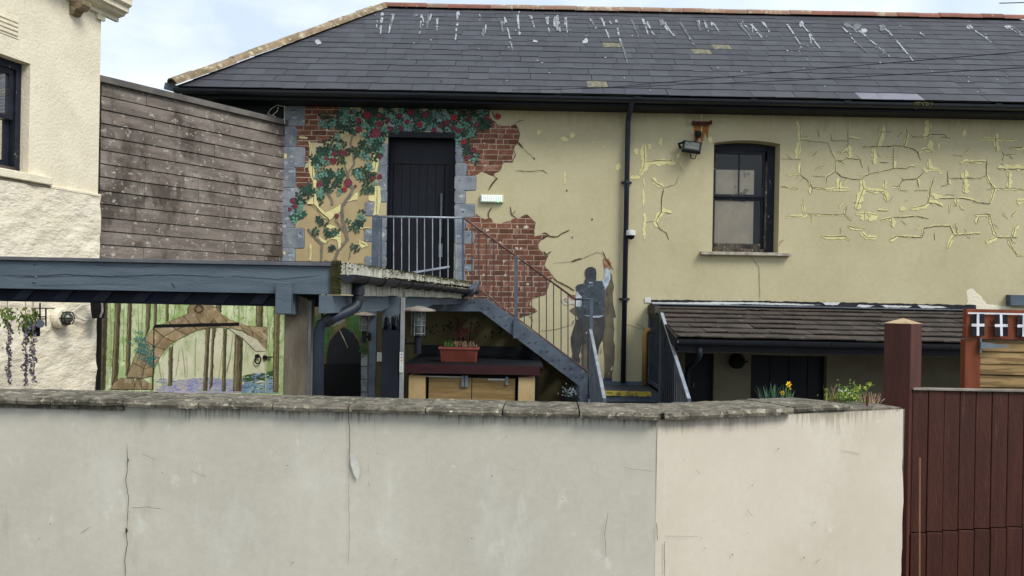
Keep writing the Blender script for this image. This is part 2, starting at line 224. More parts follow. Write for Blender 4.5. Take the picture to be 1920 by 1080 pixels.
class M:
    def __init__(self, *mats): self.v = []; self.f = []; self.m = []; self.mats = list(mats); self.mi = 0
    def use(self, m):
        if m not in self.mats: self.mats.append(m)
        self.mi = self.mats.index(m); return self
    def face(self, pts):
        i = len(self.v); self.v += [tuple(p) for p in pts]; self.f.append(tuple(range(i, i + len(pts)))); self.m.append(self.mi); return self
    def hexa(self, a, b):   # two quads, same winding
        i = len(self.v); self.v += [tuple(p) for p in a] + [tuple(p) for p in b]; n = len(a)
        self.f.append(tuple(range(i + n - 1, i - 1, -1))); self.f.append(tuple(range(i + n, i + 2 * n)))
        for k in range(n): self.f.append((i + k, i + (k + 1) % n, i + n + (k + 1) % n, i + n + k))
        self.m += [self.mi] * (n + 2); return self
    def box(self, x0, x1, y0, y1, z0, z1, fr=None):
        g = (lambda a, b, c: fr.W(a, b, c)) if fr else (lambda a, b, c: Vector((a, b, c)))
        if fr: y0, y1 = y1, y0
        return self.hexa([g(x0, y0, z0), g(x1, y0, z0), g(x1, y1, z0), g(x0, y1, z0)], [g(x0, y0, z1), g(x1, y0, z1), g(x1, y1, z1), g(x0, y1, z1)])
    def prism(self, pts, off):
        off = Vector(off); return self.hexa([Vector(p) for p in pts], [Vector(p) + off for p in pts])
    def bar(self, a, b, w, h, up=(0, 0, 1)):
        a, b = Vector(a), Vector(b); d = (b - a).normalized(); s = d.cross(Vector(up))
        if s.length < 1e-4: s = d.cross(Vector((0, 1, 0)))
        s.normalize(); t = s.cross(d); s *= w / 2; t *= h / 2
        return self.hexa([a - s - t, a + s - t, a + s + t, a - s + t], [b - s - t, b + s - t, b + s + t, b - s + t])
    def tube(self, pts, r, n=8, caps=True, sq=1.):
        pts = [Vector(p) for p in pts]; rs = r if isinstance(r, (list, tuple)) else [r] * len(pts); rings = []; prev = None
        for k, p in enumerate(pts):
            d = (pts[min(k + 1, len(pts) - 1)] - pts[max(k - 1, 0)]).normalized()
            if prev is None: s = d.cross(Vector((0, 0, 1))); s = s if s.length > .05 else d.cross(Vector((0, 1, 0)))
            else: s = prev - d * prev.dot(d)
            s.normalize(); prev = s; t = s.cross(d); i = len(self.v)
            for q in range(n):
                a = 2 * math.pi * q / n; self.v.append(tuple(p + s * math.cos(a) * rs[k] + t * math.sin(a) * rs[k] * sq))
            rings.append(i)
        for a, b in zip(rings, rings[1:]):
            for q in range(n): self.f.append((a + q, a + (q + 1) % n, b + (q + 1) % n, b + q)); self.m.append(self.mi)
        if caps:
            self.f.append(tuple(rings[0] + q for q in range(n - 1, -1, -1))); self.f.append(tuple(rings[-1] + q for q in range(n))); self.m += [self.mi] * 2
        return self
    def half(self, a, b, r, up, th=.012, n=7, ang=math.pi, open_up=False):
        """half-round shell from a to b, bulging along up (or away from it)"""
        a, b, up = Vector(a), Vector(b), Vector(up).normalized(); d = (b - a).normalized(); s = d.cross(up).normalized(); k = -1 if open_up else 1
        A = []; B = []
        for rr, rev in ((r, 0), (r - th, 1)):
            row = [s * math.cos(math.pi / 2 + ang * (q / n - .5)) * rr + up * k * math.sin(math.pi / 2 + ang * (q / n - .5)) * rr for q in range(n + 1)]
            if rev: row.reverse()
            A += [a + x for x in row]; B += [b + x for x in row]
        m = len(A); i = len(self.v); self.v += [tuple(x) for x in A + B]
        for q in range(m): self.f.append((i + q, i + (q + 1) % m, i + m + (q + 1) % m, i + m + q)); self.m.append(self.mi)
        for q in range(n):
            self.f.append((i + q, i + q + 1, i + m - 2 - q, i + m - 1 - q)); self.f.append((i + m + q, i + m + m - 1 - q, i + m + m - 2 - q, i + m + q + 1)); self.m += [self.mi] * 2
        return self
    def build(self, name, parent=None, smooth=False, bevel=0, kind=None, label=None, mats=None):
        me = bpy.data.meshes.new(name); me.from_pydata(self.v, [], self.f)
        for m in self.mats: me.materials.append(MT[m])
        me.polygons.foreach_set('material_index', self.m)
        if smooth: me.polygons.foreach_set('use_smooth', [True] * len(self.f))
        me.validate(); me.update()
        return link(name, me, parent, bevel, kind, label)
def link(name, me, parent=None, bevel=0, kind=None, label=None, loc=None):
    o = bpy.data.objects.new(name, me); scene.collection.objects.link(o)
    if parent is not None:
        o.parent = parent
        if parent.type == 'EMPTY': o.matrix_parent_inverse = Matrix.Translation(-parent.location)
    if loc is not None: o.location = loc
    if bevel:
        b = o.modifiers.new('bevel', 'BEVEL'); b.width = bevel; b.segments = 2; b.limit_method = 'ANGLE'
    if kind: o['kind'] = kind
    if label: o['label'] = label
    return o
def thing(name, label, cat, loc=(0, 0, 0), group=None):
    o = bpy.data.objects.new(name, None); scene.collection.objects.link(o); o.location = loc; o.empty_display_size = .2
    o['label'] = label; o['category'] = cat
    if group: o['group'] = group
    return o
def tag(o, label, cat, group=None):
    o['label'] = label; o['category'] = cat
    if group: o['group'] = group
    return o
def struct(o): o['kind'] = 'structure'; return o
# picture tracing: C(k)(x,y) turns coordinates in an enlarged crop of the photograph into full picture coordinates
def crop(u0, v0, k): return lambda pts: [(u0 + x / k, v0 + y / k) for x, y in pts]
c2 = crop(500, 180, 3.376); c3 = crop(840, 180, 3.376); c4 = crop(840, 440, 3.376); c6 = crop(1440, 180, 3.375)
m1 = crop(1040, 460, 7.714); m2 = crop(1040, 580, 7.714); cf = crop(160, 540, 4.364); idc = lambda p: p
def rough(pts, amp, step=6, closed=True, rr=None):
    rr = rr or R; out = []; n = len(pts)
    for i in range(n if closed else n - 1):
        a, b = pts[i], pts[(i + 1) % n]; L = math.hypot(b[0] - a[0], b[1] - a[1]); k = max(1, int(L / step)); out.append(a)
        for q in range(1, k): out.append((a[0] + (b[0] - a[0]) * q / k + rr.uniform(-amp, amp), a[1] + (b[1] - a[1]) * q / k + rr.uniform(-amp, amp)))
    if not closed: out.append(pts[-1])
    return out
LAY = .0022; CNT = [0]
def eps(): CNT[0] += 1; return (CNT[0] % 60) * .00003
def decal(m, fr, pts, lay, base=0.):
    if len(pts) < 3: return
    o = base + LAY * lay + eps(); a = sum(pts[i][0] * pts[(i + 1) % len(pts)][1] - pts[(i + 1) % len(pts)][0] * pts[i][1] for i in range(len(pts)))
    if abs(a) < .05: return
    if a > 0: pts = pts[::-1]
    m.face([fr.p3(u, v, o) for u, v in pts])
def ribbon(m, fr, pts, w, lay, jit=.25, taper=True, base=0., wob=0.6, step=5, bias=0.):
    pts = rough(pts, wob, step, False); n = len(pts); L = []; Rr = []
    for i, p in enumerate(pts):
        a, b = pts[max(0, i - 1)], pts[min(n - 1, i + 1)]; dx, dy = b[0] - a[0], b[1] - a[1]; q = math.hypot(dx, dy) or 1
        t = i / (n - 1); wf = w / 2 * (min(1, .45 + 4.5 * min(t, 1 - t)) if taper else 1); ww = wf * (1 + R.uniform(-jit, jit)) + bias; wr = wf * (1 + R.uniform(-jit, jit)) - bias
        L.append((p[0] - dy / q * ww, p[1] + dx / q * ww)); Rr.append((p[0] + dy / q * wr, p[1] - dx / q * wr))
    o = base + LAY * lay + eps()
    for i in range(n - 1): m.face([fr.p3(*L[i], o), fr.p3(*L[i + 1], o), fr.p3(*Rr[i + 1], o), fr.p3(*Rr[i], o)])
def clip(poly, x0, x1, y0, y1):
    def cut(p, f, ix):
        out = []
        for i in range(len(p)):
            a, b = p[i], p[(i + 1) % len(p)]; fa, fb = f(a), f(b)
            if fa >= 0: out.append(a)
            if (fa >= 0) != (fb >= 0): t = fa / (fa - fb); out.append((a[0] + (b[0] - a[0]) * t, a[1] + (b[1] - a[1]) * t))
        return out
    for f in (lambda p: p[0] - x0, lambda p: x1 - p[0], lambda p: p[1] - y0, lambda p: y1 - p[1]):
        poly = cut(poly, f, 0)
        if len(poly) < 3: return []
    return poly
def inside(p, poly):
    c = False; j = len(poly) - 1
    for i in range(len(poly)):
        if (poly[i][1] > p[1]) != (poly[j][1] > p[1]) and p[0] < (poly[j][0] - poly[i][0]) * (p[1] - poly[i][1]) / (poly[j][1] - poly[i][1]) + poly[i][0]: c = not c
        j = i
    return c
def blob(c, rx, ry, n=9, j=.25, rot=0):
    o = []
    for i in range(n):
        a = 2 * math.pi * i / n; k = 1 + R.uniform(-j, j); x, y = rx * k * math.cos(a), ry * k * math.sin(a)
        o.append((c[0] + x * math.cos(rot) - y * math.sin(rot), c[1] + x * math.sin(rot) + y * math.cos(rot)))
    return o
def wall_open(m, fr, s0, s1, z0, z1, ops, depth, back=None):
    """front face with openings [(sa,sb,za,zb,rise)], each with reveals going back by depth"""
    ops = sorted(ops); cur = s0
    def q(a, b, c, d): m.face([fr.W(a, 0, c), fr.W(b, 0, c), fr.W(b, 0, d), fr.W(a, 0, d)])
    for sa, sb, za, zb, rise in ops:
        q(cur, sa, z0, z1); q(sa, sb, z0, za); n = 10; arc = [(sa + (sb - sa) * i / n, zb - rise * (2 * i / n - 1) ** 2) for i in range(n + 1)]
        for (a, c), (b, d) in zip(arc, arc[1:]):
            m.face([fr.W(a, 0, c), fr.W(b, 0, d), fr.W(b, 0, z1), fr.W(a, 0, z1)])
            m.face([fr.W(a, 0, c), fr.W(a, -depth, c), fr.W(b, -depth, d), fr.W(b, 0, d)])
        m.face([fr.W(sa, 0, za), fr.W(sa, -depth, za), fr.W(sa, -depth, arc[0][1]), fr.W(sa, 0, arc[0][1])])
        m.face([fr.W(sb, 0, za), fr.W(sb, 0, arc[-1][1]), fr.W(sb, -depth, arc[-1][1]), fr.W(sb, -depth, za)])
        m.face([fr.W(sa, 0, za), fr.W(sb, 0, za), fr.W(sb, -depth, za), fr.W(sa, -depth, za)]); cur = sb
    q(cur, s1, z0, z1)
YARD = -.75
# ================================================================ ground
struct(M('earth').box(-400, 400, -400, 400, -1.6, -1.0).build('ground'))
struct(M('tarmac').box(-14, 14, -9, 3.86, -.99, 0).build('street'))
struct(M('paving').box(-14, 14, 4.9, 13.2, -.99, YARD).build('yard_ground'))
# ================================================================ main building
bld = thing('rendered_building', 'long ochre rendered building with slate hipped roof, painted rose mural and cracked plaster', 'building', (0, 13, YARD))
def wx(u, v): return WALL.px(u, v)
EZ = 4.83   # eaves
dx0, dx1 = wx(727, 380)[0], wx(852, 380)[0]; dz1 = wx(790, 250)[1]; LZ = 1.56
wx0, wx1 = wx(1337, 370)[0], wx(1461, 370)[0]; wz0, wz1 = wx(1400, 473)[1], wx(1400, 263)[1]
m = M('wall'); XE = wx(530, 350)[0]
wall_open(m, WALL, XE, 12.6, YARD, 4.80, [(dx0, dx1, LZ, dz1, .05), (wx0, wx1, wz0, wz1, .05)], .26)
m.use('black'); m.face([(-4.95, 13, YARD), (XE, 13, YARD), (XE, 13, 4.8), (-4.95, 13, 4.8)])
m.use('wall'); m.face([(-4.95, 20, YARD), (-4.95, 13, YARD), (-4.95, 13, 4.8), (-4.95, 20, 4.8)]); m.face([(12.6, 13, YARD), (12.6, 20, YARD), (12.6, 20, 4.8), (12.6, 13, 4.8)])
m.face([(12.6, 20, YARD), (-4.95, 20, YARD), (-4.95, 20, 4.8), (12.6, 20, 4.8)])
wall = m.build('wall', bld)
# ---- roof
RY0, RZ0, RY1, RZ1 = 12.52, EZ, 16.5, 7.56; RX0, RX1 = -5.32, 12.95; TX0, TX1 = -2.74, 10.42
RL = math.hypot(RY1 - RY0, RZ1 - RZ0); UV = Vector((0, (RY1 - RY0) / RL, (RZ1 - RZ0) / RL)); RN = Vector((0, -UV.z, UV.y))
def rf(x, t, o=0): return Vector((x, RY0, RZ0)) + UV * t + RN * o
def hipx(t): return RX0 + (TX0 - RX0) * t / RL, RX1 + (TX1 - RX1) * t / RL
m = M('deck'); A, B, C_, D_ = Vector((RX0, RY0, RZ0)), Vector((RX1, RY0, RZ0)), Vector((RX1, 20.48, RZ0)), Vector((RX0, 20.48, RZ0))
T0, T1 = Vector((TX0, RY1, RZ1)), Vector((TX1, RY1, RZ1))
m.face([A, B, T1, T0]); m.face([B, C_, T1]); m.face([C_, D_, T0, T1]); m.face([D_, A, T0]); m.use('black'); m.face([A, D_, C_, B])
roof = m.build('roof', bld)
NC = 16; G = RL / NC; SW = .335
full = {}
def slate_mesh(w, i):
    k = (round(w, 3), i % 3)
    if k not in full:
        q = M('slate'); h = G + .07; tw = R.uniform(-.002, .002)
        q.hexa([Vector((0, 0, 0)) + RN * (.013 + tw) , Vector((w, 0, 0)) + RN * (.013 - tw), Vector((w, 0, 0)) + UV * h + RN * .004, UV * h + RN * .004],
               [RN * (.021 + tw), Vector((w, 0, 0)) + RN * (.021 - tw), Vector((w, 0, 0)) + UV * h + RN * .010, UV * h + RN * .010])
        me = bpy.data.meshes.new('slate'); me.from_pydata(q.v, [], q.f); me.materials.append(MT['slate']); me.update(); full[k] = me
    return full[k]
rest = M('slate'); ns = 0; odd = {}
PALE = [(1668, 183)]; MOSSY = [(1132, 84), (1165, 87), (1316, 100), (1360, 90), (1133, 162)]
def roof_xt(u, v):
    d = ray(u, v); k = (Vector((0, RY0, RZ0)) - Vector((0, 0, EYE))).dot(RN) / d.dot(RN); p = Vector((0, 0, EYE)) + d * k
    return p.x, (p - Vector((0, RY0, RZ0))).dot(UV)
pm = [roof_xt(*p) for p in PALE]; mm_ = [roof_xt(*p) for p in MOSSY]
for c in range(NC):
    t = c * G; x = RX0 - SW * (.5 if c % 2 else 0) - .07 * (c % 3); 
    while x < RX1:
        w_ = SW - .004; a0, b0 = hipx(t); a1, b1 = hipx(t + G)
        if x + w_ > a0 + .02 and x < b0 - .02 and not (c == NC - 1 and False):
            special = None
            for q in pm:
                if t <= q[1] + .02 < t + G and x - SW < q[0] < x + 2 * SW and c == 0: special = 'slate_pale'
            for q in mm_:
                if t <= q[1] < t + G and x <= q[0] < x + SW: special = 'slate_moss'
            inside_full = x > a1 + .02 and x + w_ < b1 - .02
            jx = R.uniform(-.004, .004); jt = R.uniform(-.012, .012) if R.random() > .06 else R.uniform(-.05, .012)
            if inside_full and x < 8.6 and (special or ns < 296):
                o = link('slate', slate_mesh(w_, c + int(x * 3)), roof, loc=rf(x + jx, t + jt)); ns += 1
                if special:
                    me = o.data.copy(); me.materials[0] = MT[special]; o.data = me
            else:
                xa, xb = max(x, a0), min(x + w_, b0); ya, yb = max(x, hipx(t + G + .05)[0]), min(x + w_, hipx(t + G + .05)[1]); xb = max(xb, xa + .01); yb = max(yb, ya + .005)
                o = .013 + R.uniform(-.003, .003)
                rest.hexa([rf(xa, t + jt, o), rf(xb, t + jt, o), rf(yb, t + G + .05, .004), rf(ya, t + G + .05, .004)], [rf(xa, t + jt, o + .008), rf(xb, t + jt, o + .008), rf(yb, t + G + .05, .013), rf(ya, t + G + .05, .013)])
        x += SW
rest.build('upper_slates', roof, kind='stuff')
# ridge and hip tiles
n = 30
for i in range(n):
    a, b = T0.lerp(T1, i / n), T0.lerp(T1, (i + .985) / n); red = i in (0, 1, 3, 4) or (i > 19 and i != 23)
    dz = Vector((0, 0, R.uniform(-.006, .008)))
    M('ridge_red' if red else 'ridge').half(a + dz, b + dz, .115, (0, 0, 1), .02).build('ridge_tile', roof)
hipa = A + Vector((-.03, -.05, 0)); n = 13
hn = (RN + Vector((-.5, 0, .6))).normalized()
for i in range(n):
    a, b = hipa.lerp(T0, i / n), hipa.lerp(T0, (i + .99) / n); dz = hn * R.uniform(-.008, .012)
    M('hip').half(a + dz, b + dz, .12 + R.uniform(-.006, .008), hn, .022).build('hip_tile', roof)
# bird lime streaks (on the slates), traced from the photograph
m = M('dropping', 'lime2')
def rp(u, v):
    x, t = roof_xt(u, v); return rf(x, t, .030)
def streak(pts, w, ms):
    m.use(ms); pts = rough(pts, .5, 5, False); n = len(pts); L = []; Q = []
    for i, p in enumerate(pts):
        ww = w / 2 * (1.15 - .8 * i / n) * R.uniform(.6, 1.35); L.append((p[0] - ww, p[1])); Q.append((p[0] + ww, p[1]))
    for i in range(n - 1):
        if R.random() < .22: continue
        m.face([rp(*L[i]), rp(*Q[i]), rp(*Q[i + 1]), rp(*L[i + 1])])
ST_ = [(707, 28, 706, 55), (717, 26, 714, 66), (738, 30, 729, 65), (735, 38, 733, 52), (778, 30, 777, 38), (791, 30, 787, 67), (805, 30, 800, 60), (820, 38, 819, 60), (858, 25, 857, 40), (858, 45, 854, 78), (901, 30, 900, 44), (907, 50, 906, 72), (938, 35, 943, 62), (946, 35, 961, 96), (970, 25, 974, 68),
       (995, 32, 1002, 54), (1025, 35, 1030, 62), (1041, 34, 1046, 60), (1045, 34, 1050, 62), (1060, 36, 1064, 65), (1108, 38, 1116, 56), (1127, 36, 1144, 80), (1140, 36, 1146, 48), (1155, 40, 1163, 80), (1163, 80, 1177, 120), (1184, 40, 1197, 72), (1205, 38, 1215, 68), (1213, 45, 1226, 68), (1237, 38, 1255, 66), (1246, 45, 1262, 70), (1275, 45, 1302, 88), (1307, 42, 1313, 60), (1320, 40, 1330, 62), (1335, 45, 1348, 62),
       (1385, 45, 1412, 80), (1390, 44, 1402, 56), (1407, 48, 1428, 74), (1430, 44, 1443, 63), (1475, 48, 1500, 86), (1500, 45, 1522, 70), (1517, 68, 1541, 99), (1580, 55, 1602, 80), (1600, 78, 1627, 103), (1590, 48, 1612, 68), (1610, 60, 1668, 110), (1650, 50, 1672, 68), (1668, 65, 1712, 118), (1722, 60, 1731, 70), (1813, 50, 1858, 82), (1885, 50, 1915, 70), (1898, 52, 1919, 72)]
for q in ST_:
    a, b, c, d = q; L = abs(d - b); ms = 'dropping' if R.random() < .6 else 'lime2'
    streak([(a, b), ((a + c) / 2 + R.uniform(-.6, .6), (b + d) / 2), (c, d)], R.uniform(2.2, 4.2) * (1.2 if L > 25 else 1), ms)
    for _k in range(int(3 + L / 9)):
        t_ = R.random(); m.use('lime2' if R.random() < .7 else 'dropping'); m.face([rp(*p) for p in blob((a + (c - a) * t_ + R.gauss(0, 1.6), b + (d - b) * t_ + R.gauss(0, 1)), R.uniform(.5, 1.8), R.uniform(.6, 2.6), 7, .5)[::-1]])
    if R.random() < .5: streak([(a + R.uniform(-3, 4), b - 1), (a + R.uniform(-2, 5), b + R.uniform(4, 16))], R.uniform(1.5, 3.5), 'dropping')
for cx, cy, rx, ry, ms in [(597, 82, 5, 4.5, 'dropping'), (1042, 45, 4, 9, 'dropping'), (1240, 44, 6, 6, 'lime2'), (1502, 48, 4, 5, 'dropping'), (1588, 50, 6, 4, 'lime2'), (1607, 53, 8, 5, 'lime2'), (1620, 60, 7, 4, 'dropping'), (1653, 55, 6, 6, 'lime2'), (1098, 80, 6, 6, 'dropping'), (1003, 80, 5, 2.5, 'dropping'), (1817, 53, 7, 3, 'dropping'), (1890, 53, 7, 3, 'dropping')]:
    m.use(ms); m.face([rp(*p) for p in blob((cx, cy), rx, ry, 10, .4)[::-1]])
for i in range(150):
    r_ = R.random(); cx, cy = (R.uniform(720, 1900), R.uniform(40, 175)) if r_ < .55 else ((R.gauss(1505, 14), R.gauss(103, 8)) if r_ < .72 else ((R.gauss(1800, 60), R.gauss(168, 14)) if r_ < .86 else (R.gauss(1000, 120), R.gauss(70, 22))))
    if 38 < cy < 176: m.use('dropping' if R.random() < .4 else 'lime2'); s = R.uniform(.4, 1.25); m.face([rp(*p) for p in blob((cx, cy), s * 1.3, s, 6, .3)[::-1]])
m.build('bird_lime', roof, kind='stuff')
# eaves: fascia, soffit, gutter
M('black').box(RX0 + .05, 12.7, 12.60, 12.63, 4.68, 4.82).build('fascia_board', bld)
M('black').box(-4.95, 12.6, 12.63, 12.998, 4.675, 4.70).build('soffit', bld)
g = M('gutter').half((RX0 - .02, 12.53, 4.80), (12.8, 12.53, 4.78), .075, (0, 0, 1), .008, open_up=True)
gut = g.build('gutter', bld, smooth=False)
for u in (780, 1030, 1180, 1397, 1573, 1855):
    x = (u - 960) / F * 12.5 + .06; M('gutter').half((x - .05, 12.53, 4.80), (x + .05, 12.53, 4.80), .083, (0, 0, 1), .01, open_up=True).build('gutter_bracket', gut)
M('steel').bar((RX0 - .17, 12.5, 4.84), (RX0 + .02, 12.55, 4.80), .06, .1).build('gutter_end', gut)
m = M('moss')
for i in range(130): 
    x = (1722 + R.gauss(0, 9) - 960) / F * 12.45; p = Vector((x, 12.455 + R.uniform(-.01, .04), 4.80 - abs(R.gauss(0, .03)))); m.face([p, p + Vector((.02, 0, .004)), p + Vector((.01 + R.uniform(-.01, .01), -.012, -.018))])
m.build('moss_tuft', gut, kind='stuff')
# main downpipe, drain pipe
px_ = wx(1172, 450)[0]
m = M('pipe').tube([(px_, 12.53, 4.74), (px_, 12.6, 4.68), (px_, 12.88, 4.58), (px_, 12.92, 4.5), (px_, 12.92, .3)], .041, 12); dp = m.build('downpipe', bld, smooth=True)
for v in (343, 561): 
    z = wx(1172, v)[1]; M('gutter').tube([(px_, 12.92, z - .02), (px_, 12.92, z + .02)], .05, 12).box(px_ - .085, px_ + .085, 12.955, 12.985, z - .018, z + .018).build('pipe_collar', dp)
s0 = wx(1208, 650)[0]; z1 = wx(1208, 620)[1]
M('ochre').tube([(s0, 12.93, .26), (s0, 12.93, z1 - .05), (s0 + .015, 12.93, z1 - .01), (s0 + .05, 12.93, z1 + .01), (s0 + .3, 12.93, z1 + .01)], .042, 12).build('drain_pipe', bld, smooth=True)
# ---- door
M('door').box(dx0 - .012, dx0 + .004, 12.996, 13.22, LZ, dz1 - .02).box(dx1 - .004, dx1 + .012, 12.996, 13.22, LZ, dz1 - .02).box(dx0 - .012, dx1 + .012, 12.992, 13.22, dz1 - .07, dz1 + .022).build('door_lining', bld)
dy = 13.20; db = thing_parent = None
d = M('door').box(dx0 + .002, dx1 - .002, dy + .03, dy + .06, LZ, dz1 + .02).build('door', bld)
tz = wx(790, 303)[1]; w_ = (dx1 - dx0)
M('door').box(dx0 + .05, dx1 - .04, dy, dy + .028, tz + .03, dz1 - .09).build('transom_panel', d)
M('door').box(dx0 + .003, dx0 + .05, dy - .03, dy + .02, LZ, dz1 - .02).box(dx1 - .10, dx1 - .003, dy - .03, dy + .02, LZ, dz1 - .02).box(dx0 + .05, dx1 - .1, dy - .02, dy + .02, dz1 - .1, dz1 - .02).box(dx0 + .05, dx1 - .1, dy - .02, dy + .02, tz - .01, tz + .035).build('door_frame', d)
nb = 6; a, b = dx0 + .055, dx1 - .19
for i in range(nb):
    M('door').box(a + (b - a) * i / nb + .003, a + (b - a) * (i + 1) / nb - .003, dy - .005, dy + .02, LZ + .03, tz - .015).build('board', d)
M('door').box(b + .02, dx1 - .105, dy - .012, dy + .02, LZ, tz - .015).build('side_panel', d)
hx = wx(826, 380)[0]; M('steel').bar((hx, dy - .05, wx(0, 347)[1] + .02 - .0), (hx, dy - .05, 2.60), .03, .02, (0, 1, 0)).build('pull_handle', d)
M('hinge').box(hx - .03, hx + .03, dy - .04, dy - .012, 2.28, 2.50).build('lock_plate', d)
M('pipe').bar((hx - .24, dy - .012, 3.30), (hx - .20, dy - .012, 3.42), .015, .01).bar((hx - .20, dy - .012, 3.42), (hx - .18, dy - .012, 3.30), .012, .01).build('knocker', d)
# ---- sash window
wy = 13.24; win = M('sash').box(wx0 + .002, wx0 + .06, wy, wy + .1, wz0, wz1 - .03).box(wx1 - .13, wx1 - .002, wy, wy + .1, wz0, wz1 - .05).box(wx0 + .06, wx1 - .13, wy, wy + .1, wz1 - .13, wz1 - .002).use('sash_worn').box(wx1 - .16, wx1 - .13, wy - .02, wy + .03, wz0, wz1 - .3).box(wx0 + .06, wx1 - .13, wy - .02, wy + .1, wz0, wz0 + .07).build('window', bld, bevel=.006)
ax, bx, az, bz = wx0 + .06, wx1 - .16, wz0 + .07, wz1 - .13; mz = (wx(1395, 366)[1])
M('sash').box(ax, ax + .04, wy + .01, wy + .045, mz, bz).box(bx - .04, bx, wy + .01, wy + .045, mz, bz).box(ax + .04, bx - .04, wy + .01, wy + .045, bz - .05, bz).box(ax + .04, bx - .04, wy + .01, wy + .045, mz, mz + .045).box((ax + bx) / 2 - .011, (ax + bx) / 2 + .011, wy + .015, wy + .04, mz + .045, bz - .05).build('upper_sash', win, bevel=.004)
M('sash').box(ax, ax + .045, wy + .05, wy + .09, az, mz).box(bx - .045, bx, wy + .05, wy + .09, az, mz).use('sash_worn').box(ax + .045, bx - .045, wy + .05, wy + .09, az, az + .09).use('sash').box(ax + .045, bx - .045, wy + .05, wy + .09, mz - .05, mz).build('lower_sash', win, bevel=.004)
for q in ((ax + .04, (ax + bx) / 2 - .011, mz + .045, bz - .05, wy + .027), ((ax + bx) / 2 + .011, bx - .04, mz + .045, bz - .05, wy + .027), (ax + .045, bx - .045, az + .09, mz - .05, wy + .07)):
    M('pane').face([(q[0], q[4], q[2]), (q[1], q[4], q[2]), (q[1], q[4], q[3]), (q[0], q[4], q[3])]).build('pane', win)
sa, sz = wx(1312, 476); sb = wx(1480, 476)[0]
M('sill').box(sa, sb, 12.90, 13.24, wz0 - .055, wz0 - .004).build('sill', win, bevel=.006)
# dim room behind the glass; added board stands in for the street reflection
M('inner').box(wx0 - .5, wx1 + .5, 14.2, 14.25, wz0 - .5, wz1 + .3).build('room_wall', win)
M('pale_panel').box(wx0 - .02, wx(1421, 400)[0] + .03, 13.345, 13.355, wz0 - .02, wx(1380, 312)[1] + .0).build('reflection_board', win)
